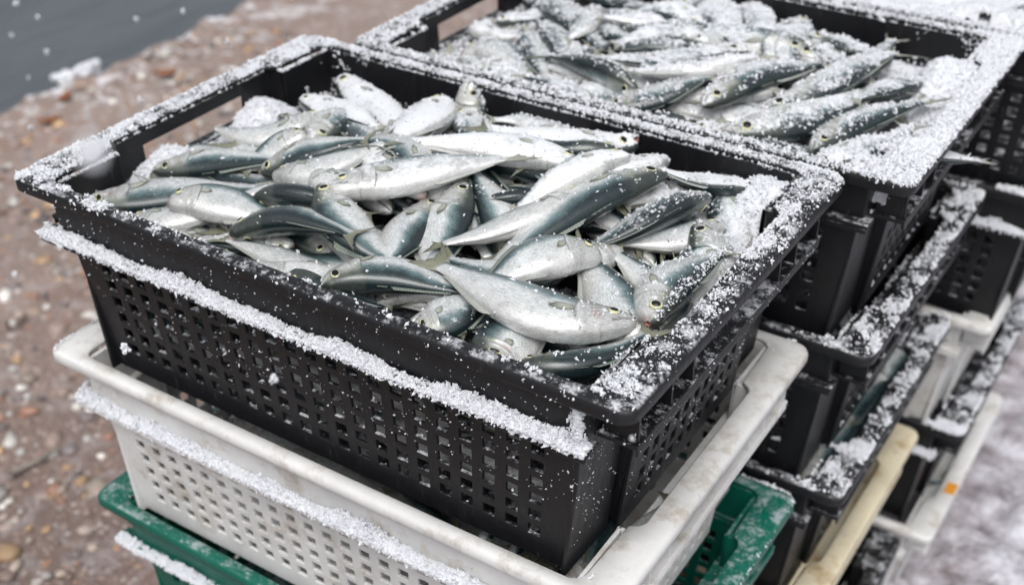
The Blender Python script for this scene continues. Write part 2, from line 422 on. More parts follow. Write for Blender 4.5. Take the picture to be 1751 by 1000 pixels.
def edge_snow():
    """soft snow and ice along the broken quay edge"""
    n = 80
    t = rng.uniform(0, 1, n); y = 1.27 + t * 0.14
    keep = np.array([noise.noise(Vector((0, yy * 7, 5))) for yy in y]) > -0.3
    y = y[keep]; n = len(y)
    x = -2.25 + 0.05 * np.array([noise.noise(Vector((0, yy * 1.7, 3))) for yy in y]) + rng.normal(0, 0.012, n)
    C = np.stack([x, y, GZ + rng.uniform(-.01, .018, n)], -1)
    V, F = blobs(C, rng.uniform(.006, .016, n), (.5, .9), 4)
    tag(mesh_np('snow_fringe', V, F, M_SNOW), 'crusted snow along the broken edge of the quay by the water', 'snow', kind='stuff')
edge_snow()

# ------------------------------------------------------------------ crates
L2, W2 = 0.300, 0.1925
BAR = 0.277          # inner edge of the end bar
def plan_pairs():
    """(outer, inner) outline pairs of the rim, one quadrant mirrored to four"""
    q = [((L2, 0), (BAR, 0)), ((L2, .05), (BAR, .05)), ((L2, .098), (BAR, .098)), ((L2, .104), (BAR - .003, .104)), ((L2, .110), (.267, .108)), ((L2, .14), (.266, .135)),
         ((L2, .176), (.265, .162))]
    for k in range(1, 7):
        a = k / 7 * math.pi / 2
        q.append(((L2 - .013 + .013 * math.cos(a), W2 - .013 + .013 * math.sin(a)), (.252 + .013 * math.cos(a), .1665 + .013 * math.sin(a))))
    q += [((L2 - .022, W2), (.246, .1795)), ((.15, W2 + .0006), (.15, .1797)), ((0.05, W2 + .001), (.05, .180))]
    full = list(q)
    full += [((-o[0], o[1]), (-i[0], i[1])) for o, i in reversed(q)]
    full += [((-o[0], -o[1]), (-i[0], -i[1])) for o, i in q[1:]]
    full += [((o[0], -o[1]), (i[0], -i[1])) for o, i in reversed(q[1:])]
    return full
def loft(prof, closed=True):
    """prof: (rings, n, 3); faces between successive rings, last joined to the first"""
    k, n = prof.shape[:2]
    idx = np.arange(k * n).reshape(k, n)
    nx = np.roll(idx, -1, 0) if closed else idx[1:]
    a = idx if closed else idx[:-1]
    F = np.stack([a, np.roll(a, -1, 1), np.roll(nx, -1, 1), nx], -1).reshape(-1, 4)
    return prof.reshape(-1, 3), F
def panel(mb, A, B, C_, D, th, us, vs, hole, nrm):
    """a wall sheet over the corners A(u0v0) B(u1v0) C(u1v1) D(u0v1) with thickness th against nrm, cells where hole(i,j) are open"""
    A, B, C_, D, nrm = (np.array(p, float) for p in (A, B, C_, D, nrm))
    nu, nv = len(us), len(vs)
    P = np.zeros((2, nu, nv, 3))
    for i, u in enumerate(us):
        for j, v in enumerate(vs):
            p = (A * (1 - u) + B * u) * (1 - v) + (D * (1 - u) + C_ * u) * v
            P[0, i, j] = p; P[1, i, j] = p - nrm * th
    idx = np.arange(2 * nu * nv).reshape(2, nu, nv); F = []
    solid = np.zeros((nu + 1, nv + 1), bool)
    for i in range(nu - 1):
        for j in range(nv - 1): solid[i + 1, j + 1] = not hole(i, j)
    for i in range(nu - 1):
        for j in range(nv - 1):
            if not solid[i + 1, j + 1]: continue
            a, b, c, d = (i, j), (i + 1, j), (i + 1, j + 1), (i, j + 1)
            F.append([idx[(0, *p)] for p in (a, b, c, d)]); F.append([idx[(1, *p)] for p in (d, c, b, a)])
            for p, q, o in ((a, b, (i + 1, j)), (b, c, (i + 2, j + 1)), (c, d, (i + 1, j + 2)), (d, a, (i, j + 1))):
                if not solid[o]: F.append([idx[(0, *q)], idx[(0, *p)], idx[(1, *p)], idx[(1, *q)]])
    mb.add(P.reshape(-1, 3), F)
def grid_breaks(a, b, n, fill):
    """breakpoints in 0..1 for n evenly spaced openings between a and b; odd cells are openings"""
    p = (b - a) / n; r = [0.0]
    for k in range(n):
        c = a + p * (k + .5); r += [c - p * fill / 2, c + p * fill / 2]
    return r + [1.0]

ZB = -0.190
def make_crate(mat):
    t = empty('fish_crate')
    pr = plan_pairs()
    O = np.array([p[0] for p in pr]); I = np.array([p[1] for p in pr])
    dirv = O - I; dn = dirv / np.linalg.norm(dirv, axis=1, keepdims=True)
    def ring(P, z): return np.concatenate([P, np.full((len(P), 1), z)], 1)
    prof = np.stack([ring(I, -.0045), ring(I, -.0012), ring(I + dn * .0012, 0), ring(O - dn * .0045, .0003), ring(O - dn * .0014, -.0012), ring(O, -.0042),
                     ring(O, -.0105), ring(O - dn * .0015, -.0115), ring(O - dn * .0035, -.0105), ring(O - dn * .004, -.0045)])
    V, F = loft(prof)
    mesh_np('rim', V, F, mat, t)
    th = .0035
    for s in (-1, 1):
        # long side: smooth band, ledge, perforated wall
        mb = MB()
        panel(mb, (-.262, s * .1825, -.0046), (.262, s * .1825, -.0046), (.260, s * .181, -.047), (-.260, s * .181, -.047), .004, [0, 1], [0, 1], lambda i, j: False, (0, s, 0))
        us = grid_breaks(.047, .953, 22, .52); vs = grid_breaks(.11, .86, 6, .60)
        panel(mb, (-.256, s * .1765, -.0515), (.256, s * .1765, -.0515), (.243, s * .165, ZB), (-.243, s * .165, ZB), th, us, vs,
              lambda i, j: i % 2 == 1 and j % 2 == 1, (0, s, 0))
        mb.build('wall', mat, t, bevel=.0007)
        mb = MB()
        y0, y1 = sorted((s * .1735, s * .1912))
        mb.box(-.278, .268, y0, y1, -.0515, -.0475)
        y0, y1 = sorted((s * .1885, s * .1910))
        mb.box(-.277, .267, y0, y1, -.0565, -.0516)
        mb.build('ledge', mat, t, bevel=.0012)
        # end walls: set back at the corners, stepped out in the middle, with a hand hold under the bar
        mb = MB()
        def wall(y0, y1, xt, xb, zt, zb, us=[0, 1], vs=[0, 1], hole=lambda i, j: False):
            panel(mb, (s * xt, y0, zt), (s * xt, y1, zt), (s * xb, y1, zb), (s * xb, y0, zb), th, us, vs, hole, (s, 0, 0))
        for q in (-1, 1):
            a, b = sorted((q * .1075, q * .1785)); wall(a, b, .2625, .2605, -.0046, -.0475)
            a, b = sorted((q * .1075, q * .1730)); wall(a, b, .2560, .2430, -.0516, ZB)
            # cheeks of the step
            panel(mb, (s * .2585, q * .1075, -.0046), (s * .2795, q * .1075, -.0046), (s * .2775, q * .1075, -.0475), (s * .2565, q * .1075, -.0475), .003, [0, 1], [0, 1], lambda i, j: False, (0, -q, 0))
            panel(mb, (s * .2520, q * .1075, -.0516), (s * .2670, q * .1075, -.0516), (s * .2520, q * .0965, ZB), (s * .2395, q * .0965, ZB), .003, [0, 1], [0, 1], lambda i, j: False, (0, -q, 0))
        wall(-.1060, .1060, .2800, .2780, -.0046, -.0475, [0, .19, .81, 1], [0, .30, .93, 1], lambda i, j: i == 1 and j == 1)
        us = grid_breaks(.08, .92, 10, .52); vs = grid_breaks(.10, .90, 6, .60)
        wall(-.1060, .1060, .2670, .2520, -.0516, ZB, us, vs, lambda i, j: i % 2 == 1 and j % 2 == 1)
        mb.build('end_wall', mat, t, bevel=.0008)
        mb = MB()
        x0, x1 = sorted((s * .250, s * .2925)); mb.box(x0, x1, -.165, .165, -.0516, -.0476)
        x0, x1 = sorted((s * .2900, s * .2922)); mb.box(x0, x1, -.164, .164, -.0575, -.0517)
        mb.build('end_ledge', mat, t, bevel=.001)
        for yy in (-.160, -.112, -.078, .078, .112, .160):
            mb = MB(); x0, x1 = sorted((s * (.2806 if abs(yy) < .107 else .264), s * .2905))
            mb.box(x0, x1, yy - .0013, yy + .0013, -.0475, -.0046)
            mb.build('rib', mat, t)
    mb = MB(); mb.box(-.2395, .2395, -.1615, .1615, ZB, ZB + .004)
    mb.build('floor', mat, t, bevel=.001)
    return t
PITCH = 0.1812
crates = {}
cols = {'black': M_BLACK, 'white': M_WHITE, 'yellow': M_YELL, 'green': M_GREEN}
protos = {k: make_crate(m) for k, m in cols.items()}
used = set()
c3 = [unproject(1697, 565, -2 * PITCH), unproject(1647, 749, -3 * PITCH), unproject(1592, 925, -4 * PITCH)]
PLAN = [
 ('s1_0', 'black', (0, 0), 0, 0.0, 'black crate heaped with fish in the foreground, top of the nearest stack'),
 ('s1_1', 'white', (-.007, 0), 1, 0.3, 'milky white crate with stained rim directly under the foreground black crate'),
 ('s1_2', 'green', (.001, .002), 2, -0.3, 'dark green crate under the white one in the nearest stack'),
 ('s1_3', 'black', (.0, .004), 3, 0.2, 'black crate just below the green one in the nearest stack'),
 ('s1_4', 'white', (.0, .0), 4, 0.0, 'white crate standing on the ground at the foot of the nearest stack'),
 ('s2_0', 'black', (.052, .3915), 0, 0.2, 'snow dusted black crate full of fish right behind the foreground crate'),
 ('s2_1', 'black', (.046, .3955), 1, -0.3, 'second black crate down in the middle stack, snow on its end bar'),
 ('s2_2', 'black', (.040, .400), 2, 0.3, 'third black crate down in the middle stack, fish showing over its end'),
 ('s2_3', 'yellow', (.030, .406), 3, -0.2, 'yellowed, brown stained crate low in the middle stack'),
 ('s2_4', 'black', (.040, .400), 4, 0.2, 'black crate on the ground under the yellowed one'),
 ('s3_0', 'black', (.150, .7830), 0, 0.0, 'snow filled black crate at the top right edge, top of the farthest stack'),
 ('s3_1', 'black', (.135, .7880), 1, 0.0, 'black crate second from the top of the farthest stack at the right edge'),
 ('s3_2', 'white', (c3[0][0] - L2, c3[0][1] + W2), 2, 0.0, 'white crate with fish at its end, middle of the farthest stack'),
 ('s3_3', 'black', (c3[1][0] - L2, c3[1][1] + W2), 3, 0.0, 'black crate with snowy rim sandwiched between two white crates in the farthest stack'),
 ('s3_4', 'white', (c3[2][0] - L2, c3[2][1] + W2), 4, 0.0, 'white crate with an orange mark, lowest of the farthest stack, beside the slush'),
]
print('stack3', [c.round(3) for c in c3])
for key, kind, (cx, cy), lev, rz, label in PLAN:
    if kind in used: o = copy_tree(protos[kind])
    else: o = protos[kind]; used.add(kind)
    o.location = (cx, cy, -lev * PITCH); o.rotation_euler = (0, 0, math.radians(rz))
    tag(o, label, 'crate', 'stacked fish crates'); crates[key] = (o, cx, cy, -lev * PITCH)

# orange paint mark on the foot of the farthest stack
ox, oy, oz = crates['s3_4'][1:]
mb = MB(); mb.box(ox + .284, ox + .299, oy - .085, oy - .060, oz + .0004, oz + .0016)
mk = mb.build('paint_mark', plain('orange_paint', (0.62, 0.26, 0.02), 0.6), None, bevel=.0004)
mk.parent = crates['s3_4'][0]; mk.matrix_parent_inverse = Matrix.Translation((-ox, -oy, -oz))

# ------------------------------------------------------------------ fish
def interp(x, xs, ys):
    """smooth interpolation through the profile points"""
    xs, ys = np.array(xs, float), np.array(ys, float)
    m = np.gradient(ys, xs)
    k = np.clip(np.searchsorted(xs, x) - 1, 0, len(xs) - 2)
    h = xs[k + 1] - xs[k]; t = np.clip((x - xs[k]) / h, 0, 1)
    return ((1 + 2 * t) * (1 - t) ** 2) * ys[k] + t * (1 - t) ** 2 * h * m[k] + t * t * (3 - 2 * t) * ys[k + 1] + t * t * (t - 1) * h * m[k + 1]
SX = [0, .02, .06, .12, .2, .3, .42, .55, .68, .78, .84, .875]
ZT = [.002, .024, .045, .069, .089, .101, .101, .088, .063, .040, .031, .034]
ZBm = [-.014, -.036, -.056, -.073, -.092, -.109, -.112, -.093, -.061, -.038, -.031, -.034]
HW = [.007, .021, .035, .047, .057, .061, .060, .050, .033, .019, .011, .004]
FISH_V, FISH_F, FOFF = [], [], [0]      # world space copy of every skin, for resting snow on
def snow_body(V, F):
    FISH_V.append(V); FISH_F.append(F + FOFF[0]); FOFF[0] += len(V)

class Spine:
    """a curve through the fish, snout to tail fork, with its dorsal direction"""
    def __init__(s, pts, roll, cross, TL=None, twist=0.0):
        pts = np.array(pts, float)
        P = np.vstack([2 * pts[0] - pts[1], pts, 2 * pts[-1] - pts[-2]])
        out = []
        for i in range(1, len(P) - 2):
            for t in np.linspace(0, 1, 24, endpoint=False):
                out.append(.5 * (2 * P[i] + (P[i + 1] - P[i - 1]) * t + (2 * P[i - 1] - 5 * P[i] + 4 * P[i + 1] - P[i + 2]) * t * t + (3 * P[i] - P[i - 1] - 3 * P[i + 1] + P[i + 2]) * t ** 3))
        out.append(P[-2]); out = np.array(out)
        d = np.concatenate([[0], np.cumsum(np.linalg.norm(np.diff(out, axis=0), axis=1))])
        s.L = d[-1]; s.TL = s.L; s.cross = cross; s.roll = roll; s.twist = twist
        s.N = 61; s.xs = np.linspace(0, 1, s.N)
        s.P = np.stack([np.interp(s.xs * s.L, d, out[:, k]) for k in range(3)], -1)
        s.frames()
    def frames(s):
        T = np.gradient(s.P, axis=0); T /= np.linalg.norm(T, axis=1, keepdims=True)
        for _ in range(3):
            T[1:-1] = (T[:-2] + 2 * T[1:-1] + T[2:]) / 4
        T /= np.linalg.norm(T, axis=1, keepdims=True)
        H = -T
        U = np.array([0, 0, 1.0]) - H * H[:, 2:3]; U /= np.linalg.norm(U, axis=1, keepdims=True)
        Lf = np.cross(U, H)
        r = np.radians(s.roll + s.twist * (s.xs - .3))[:, None]
        s.D = U * np.cos(r) + Lf * np.sin(r)
        s.Y = np.cross(s.D, H); s.T = T
    def at(s, x):
        x = np.asarray(x, float); f = np.clip(x, 0, 1)
        ip = lambda A: np.stack([np.interp(f, s.xs, A[:, k]) for k in range(3)], -1)
        P = ip(s.P); T = ip(s.T)
        return P + T * ((x - f) * s.TL)[..., None], ip(s.Y), ip(s.D)
    def place(s, x, y, z):
        P, Y, D = s.at(x)
        return P + Y * (y * s.cross)[..., None] + D * (z * s.cross)[..., None]

def body_arrays(hi, gape, seed, dark):
    r = np.random.default_rng(seed)
    xs = np.concatenate([np.linspace(0, .03, 7 if hi else 3)[:-1], np.linspace(.03, .28, 42 if hi else 9)[:-1], np.linspace(.28, .875, 34 if hi else 14)])
    n = 44 if hi else 20
    th = np.linspace(0, 2 * math.pi, n, endpoint=False)
    X, T = np.meshgrid(xs, th, indexing='ij')
    zt, zb, hw = interp(X, SX, ZT), interp(X, SX, ZBm), interp(X, SX, HW)
    if gape:
        k = np.clip(1 - X / .11, 0, 1) ** 1.2
        zt = zt + k * .020 * gape; zb = zb - k * .030 * gape; hw = hw + k * .018 * gape
    mid, half = (zt + zb) / 2, (zt - zb) / 2
    v = np.sin(T); c = np.cos(T)
    yy = hw * np.sign(c) * np.abs(c) ** .85
    zz = mid + half * v
    # gill cover, cheek, jaw and eye socket relief, on both flanks
    opx = .243 - .045 * v ** 2 - .012 * v
    rel = ss(-.05, -.002, X - opx) * (1 - ss(0, .007, X - opx)) * .0062
    pre = .178 - .03 * v ** 2
    rel += ss(-.03, -.001, X - pre) * (1 - ss(0, .006, X - pre)) * .0030
    mx = -.03 - .42 * (X / .105)                       # mouth line height, in v
    inm = (1 - ss(.100, .112, X))
    dm = np.abs(v - mx) * half
    rel -= inm * np.exp(-(dm / .0042) ** 2) * .0085 * (0 if gape else 1)
    rel += inm * np.exp(-((dm - .009) / .006) ** 2) * (v < mx) * .0034
    de = np.sqrt((X - .088) ** 2 + (zz - .018) ** 2)
    rel -= np.exp(-(de / .021) ** 4) * .004
    rel += np.exp(-((de - .027) / .005) ** 2) * .0014
    rel *= np.abs(c) ** .5 * ss(0.004, .02, X) * ss(.62, .3, v)
    yy = yy + np.sign(c) * rel
    if gape:
        X = X + (v > 0) * 0 + np.clip(1 - X / .06, 0, 1) * (-.018 * gape) * (v < 0) * np.abs(v) ** .6 + np.clip(1 - X / .05, 0, 1) * .030 * gape * (1 - np.abs(v)) ** 1.0
    # pigment, with crease shade painted in around gills and mouth
    ph = r.uniform(0, 9, 3)
    nz = .06 * np.sin(X * 17 + ph[0] + 2 * v) + .03 * np.sin(X * 61 + ph[1] - v * 5) + .02 * np.sin(X * 130 + v * 14 + ph[2])
    k = v + nz
    flank = np.array([.73, .765, .77]) * r.uniform(.92, 1.05); midc = np.array([.145, .225, .240]) * dark
    back = np.array([.018, .034, .038]) * dark; belly = np.array([.74, .75, .745])
    a = ss(.08, .46, k)[..., None]; b = ss(.40, .74, k)[..., None]; e = ss(-.25, -.7, k)[..., None]
    col = flank * (1 - a) + midc * a; col = col * (1 - b) + back * b; col = col * (1 - e) + belly * e
    head = (1 - ss(.20, .26, X))[..., None]
    hc = np.array([.60, .61, .60]); hk = ss(.30, .8, v + nz * .5)[..., None]
    hcol = hc * (1 - hk) + np.array([.055, .068, .062]) * hk
    gr = (np.exp(-((v - .45) / .25) ** 2) * (.5 + .5 * np.sin(X * 75 + ph[0])) * .55)[..., None]
    hcol = hcol * (1 - gr) + np.array([.26, .31, .19]) * gr
    col = col * (1 - head) + hcol * head
    line = np.exp(-((X - opx - .004) / .0042) ** 2) * (np.abs(v) < .85) * .8  # gill and mouth creases: dark pigment deepened with painted shade
    line = np.maximum(line, np.exp(-((X - pre - .003) / .003) ** 2) * .45)
    line = np.maximum(line, inm * np.exp(-(dm / .0042) ** 2) * (0 if gape else .9))
    line = (line * ss(.62, .35, v))[..., None]
    col = col * (1 - line) + np.array([.05, .055, .05]) * line
    lat = (np.exp(-((v - .22) / .03) ** 2) * .25 * ss(.26, .3, X))[..., None]
    col = col * (1 - lat) + np.array([.25, .30, .30]) * lat
    er = (np.exp(-((np.sqrt((X - .088) ** 2 + (zz - .018) ** 2) - .027) / .0035) ** 2) * .6)[..., None]
    col = col * (1 - er) + np.array([.09, .10, .09]) * er
    pk = (np.exp(-(X / .022) ** 2) * (max(0, r.uniform(-1.2, .9))) * (v < .3))[..., None]
    col = col * (1 - pk) + np.array([.42, .14, .12]) * pk
    if r.uniform() < .3:
        bx, bv = r.uniform(.13, .2), r.uniform(-.5, 0)
        bl = np.exp(-(((X - bx) / .018) ** 2 + ((v - bv) / .16) ** 2)) * ss(-.2, .5, np.sin(X * 300) * np.sin(v * 19) + .4)
        col = col * (1 - .7 * bl[..., None]) + np.array([.45, .06, .06]) * .7 * bl[..., None]
    px = (np.exp(-(((X - .262) / .012) ** 2 + ((v + .02) / .12) ** 2)) * .7)[..., None]
    col = col * (1 - px) + np.array([.07, .075, .05]) * px
    uv = np.stack([X, T / (2 * math.pi) * 1.0], -1)
    return X, yy, zz, col, uv
def lathe_faces(nr, n):
    idx = np.arange(nr * n).reshape(nr, n)
    return np.stack([idx[:-1], idx[1:], np.roll(idx[1:], -1, 1), np.roll(idx[:-1], -1, 1)], -1).reshape(-1, 4)
def sheet(name, sp, X, Yc, Z, col, thick, parent, org, frost=0.0):
    """a thin fin with real thickness over an (a,b) grid in fish coordinates"""
    a, b = X.shape
    A = sp.place(X.ravel(), (Yc + thick).ravel(), Z.ravel()); B = sp.place(X.ravel(), (Yc - thick).ravel(), Z.ravel())
    V = np.concatenate([A, B]) - org
    i = np.arange(a * b).reshape(a, b); j = i + a * b
    q = lambda g: np.stack([g[:-1, :-1], g[1:, :-1], g[1:, 1:], g[:-1, 1:]], -1).reshape(-1, 4)
    F = [q(i), q(j)[:, ::-1]]
    bd = np.concatenate([i[:, 0], i[-1, 1:], i[::-1, -1][1:], i[0, ::-1][1:-1]])
    nb = np.roll(bd, -1)
    F.append(np.stack([nb, bd, bd + a * b, nb + a * b], -1))
    k_ = min(1, frost) * .75
    c = np.concatenate([col.reshape(-1, 3)] * 2) * (1 - k_) + .72 * k_
    u = np.stack([np.linspace(0, 1, a)[:, None] + 0 * X, np.linspace(0, 1, b)[None] + 0 * X], -1).reshape(-1, 2)
    return mesh_np(name, V, np.concatenate(F), M_FIN, parent, True, uv=np.concatenate([u, u]), col=c, attrs={'frost': frost})
def build_fish(sp, seed=0, frost=.3, gape=0.0, hi=True, dark=1.0, label=None, group=None, name='fish', tailspread=1.0):
    r = np.random.default_rng(seed)
    org = sp.at(np.array([.4]))[0][0]
    root = empty(name, org.tolist())
    X, Y, Z, col, uv = body_arrays(hi, gape, seed, dark)
    nr, n = X.shape
    V = sp.place(X.ravel(), Y.ravel(), Z.ravel())
    F = lathe_faces(nr, n)
    cc = col.reshape(-1, 3); uu = uv.reshape(-1, 2)
    # close the ends
    ends = []
    for k, rr in ((0, range(n)), (1, range(n))):
        if k == 0 and gape: continue
        ring = np.arange(n) + (0 if k == 0 else (nr - 1) * n)
        V = np.vstack([V, V[ring].mean(0)]); cc = np.vstack([cc, cc[ring].mean(0)]); uu = np.vstack([uu, uu[ring].mean(0)])
        c = len(V) - 1; t = np.stack([np.full(n, c), ring if k == 0 else np.roll(ring, -1), np.roll(ring, -1) if k == 0 else ring], -1)
        ends.append(t)
    mesh_np('body', V - org, [F] + ends, M_FISH, root, True, uv=uu, col=cc, attrs={'frost': frost})
    snow_body(V, F)
    if gape:
        # inside of the open mouth
        k = 9; ring0 = np.stack([X[0], Y[0], Z[0]], -1)
        cen = ring0.mean(0); rings = []
        for q in range(k):
            t = q / (k - 1)
            R = cen + (ring0 - cen) * (.97 - .55 * t ** 2) ; R[:, 0] += .085 * t
            rings.append(R)
        R = np.array(rings); VV = sp.place(R[..., 0].ravel(), R[..., 1].ravel(), R[..., 2].ravel())
        FF = lathe_faces(k, n)[:, ::-1]
        VV = np.vstack([VV, VV[-n:].mean(0)]); c = len(VV) - 1; ring = np.arange(n) + (k - 1) * n
        mesh_np('mouth', VV - org, [FF, np.stack([np.full(n, c), ring, np.roll(ring, -1)], -1)], M_MOUTH, root)
    # tail
    na, nb = (9, 33) if hi else (4, 13)
    u = np.linspace(-1, 1, nb)[None] + np.zeros((na, 1)); q = np.linspace(0, 1, na)[:, None] + np.zeros((1, nb))
    rag = (r.uniform(-1, 1, nb) * .006)[None] * q ** 4 if hi else 0
    sprd = tailspread * r.uniform(.8, 1.1)
    ex = .915 + .085 * np.abs(u) ** 1.25 + rag; ez = .125 * sprd * np.sign(u) * np.abs(u) ** .95
    rx = .858 + .012 * (1 - np.abs(u)); rz = .033 * u
    Xf = rx + (ex - rx) * q; Zf = rz + (ez - rz) * q ** 1.15
    Yf = q ** 1.5 * (r.uniform(-.02, .02) + r.uniform(-.012, .012) * u) + (.0015 * np.sin(u * 26 + 1) * q if hi else 0)
    tip = ss(.5, 1, q)[..., None]; rt = ss(.0, .25, q)[..., None]
    cf = (np.array([.30, .32, .27]) * (1 - rt) + np.array([.17, .175, .11]) * rt) * (1 - .72 * tip) + np.array([.06, .065, .06]) * .72 * tip
    sheet('tail_fin', sp, Xf, Yf, Zf, cf, .0035 * (1 - q * .8), root, org, max(0, frost - .3))
    # second dorsal and anal fin
    for nm, x0, x1, base, sg, h in (('dorsal_fin', .47, .80, ZT, 1, .024), ('anal_fin', .50, .80, ZBm, -1, .020)):
        na, nb = (4, 22) if hi else (2, 8)
        s_ = np.linspace(0, 1, nb)[None] + np.zeros((na, 1)); q = np.linspace(0, 1, na)[:, None] + np.zeros((1, nb))
        X0 = x0 + (x1 - x0) * s_
        z0 = interp(X0, SX, base) - sg * .006
        hh = h * r.uniform(.5, 1.1) * (np.clip(s_ / .06, 0, 1) * (1 - .75 * s_ ** .6)) + .008
        lean = r.uniform(-.5, .5)
        Zf = z0 + sg * q * hh; Xf = X0 + q * hh * .9; Yf = q * hh * lean
        c = np.array([.16, .20, .17]) * (1 - q[..., None] * .3) if sg > 0 else np.array([.36, .38, .35]) * (1 - q[..., None] * .3)
        sheet(nm, sp, Xf, Yf, Zf, c, .0016 * (1 - .6 * q), root, org, max(0, frost - .3))
    if hi:
        # spiny first dorsal, laid low
        s_ = np.linspace(0, 1, 12)[None] + np.zeros((3, 1)); q = np.linspace(0, 1, 3)[:, None] + np.zeros((1, 12))
        X0 = .335 + .10 * s_; Zf = interp(X0, SX, ZT) - .005 + q * (.012 + .006 * np.sin(s_ * 24)); sheet('dorsal_fin', sp, X0 + q * .015, 0 * q, Zf, np.array([.10, .12, .10]) + 0 * q[..., None], .0018 * (1 - .5 * q), root, org)
        for sd_ in (-1, 1):
            na, nb = 9, 8
            s_ = np.linspace(0, 1, na)[:, None] + np.zeros((1, nb)); q = np.linspace(-1, 1, nb)[None] + np.zeros((na, 1))
            ang = r.uniform(-.45, .15); ln = .095 * r.uniform(.85, 1.1)
            wd = .0125 * np.sin(np.clip(s_ * .86 + .10, 0, 1) * math.pi) ** .7 + .003
            lx = s_ * ln * (1 - .25 * (q + 1) / 2 * s_); lz = wd * q
            Xf = .252 + lx * math.cos(ang) - lz * math.sin(ang); Zf = -.010 + lx * math.sin(ang) + lz * math.cos(ang)
            mid = (interp(Xf, SX, ZT) + interp(Xf, SX, ZBm)) / 2; hf = (interp(Xf, SX, ZT) - interp(Xf, SX, ZBm)) / 2
            bw = interp(Xf, SX, HW) * np.sqrt(np.clip(1 - ((Zf - mid) / hf) ** 2, .05, 1)) ** .85
            Yf = sd_ * (bw + .0022 + .006 * s_ * r.uniform(.2, 1.2))
            t_ = ss(.55, 1, s_)[..., None]; e_ = (ss(.5, 1, np.abs(q)) * .5)[..., None]
            c = np.array([.40, .42, .36]) * (1 - t_ * .85) + np.array([.07, .075, .05]) * t_ * .85
            c = c * (1 - e_) + np.array([.12, .12, .05]) * e_
            sheet('pectoral_fin', sp, Xf, Yf, Zf, c, .0012 + 0 * q, root, org, max(0, frost - .4))
        for sd_ in (-1, 1):
            s_ = np.linspace(0, 1, 5)[:, None] + np.zeros((1, 4)); q = np.linspace(0, 1, 4)[None] + np.zeros((5, 1))
            Xf = .29 + s_ * .06; Zf = interp(Xf, SX, ZBm) + .012 - q * .010 * (1 - s_)
            sheet('pelvic_fin', sp, Xf, sd_ * (.018 + .006 * q), Zf, np.array([.55, .55, .5]) + 0 * q[..., None], .0012 + 0 * q, root, org)
        for sd_ in (-1, 1):
            ex_, ez_ = .088, .018
            hwv = float(interp(np.array([ex_]), SX, HW)[0]) * .95 + (.004 if gape else 0)
            for nm, rad, yo, fl, mt in (('eye', .0245, -.0060, .42, M_IRIS), ('pupil', .0170, .0016, .24, M_PUPIL)):
                a1 = np.linspace(0, 2 * math.pi, 20, endpoint=False); a2 = np.linspace(0.12, math.pi / 2, 7)
                A, B = np.meshgrid(a2, a1, indexing='ij')
                nx_, ny_, nz_ = -.16, .93, .33
                du = np.array([.985, .16, .05]); dv_ = np.array([-.02, -.33, .944])
                hgt = yo + rad * fl * np.cos(A)
                lx_ = rad * np.sin(A) * np.cos(B) * 1.06; lz_ = rad * np.sin(A) * np.sin(B)
                Xe = ex_ + nx_ * hgt + du[0] * lx_ + dv_[0] * lz_
                Ye = sd_ * (hwv + ny_ * hgt + du[1] * lx_ + dv_[1] * lz_)
                Ze = ez_ + nz_ * hgt + du[2] * lx_ + dv_[2] * lz_
                VV = sp.place(Xe.ravel(), Ye.ravel(), Ze.ravel())
                h_ = yo + rad * fl
                cen = sp.place(np.array([ex_ + nx_ * h_]), np.array([sd_ * (hwv + ny_ * h_)]), np.array([ez_ + nz_ * h_]))
                VV = np.vstack([VV, cen]); FF = lathe_faces(7, 20); c = len(VV) - 1; ring = np.arange(20)
                if nm == 'eye': eye = mesh_np(nm, VV - org, [FF, np.stack([np.full(20, c), np.roll(ring, -1), ring], -1)], mt, root)
                else: mesh_np(nm, VV - org, [FF, np.stack([np.full(20, c), np.roll(ring, -1), ring], -1)], mt, eye)
    if label: tag(root, label, 'fish', group)
    return root

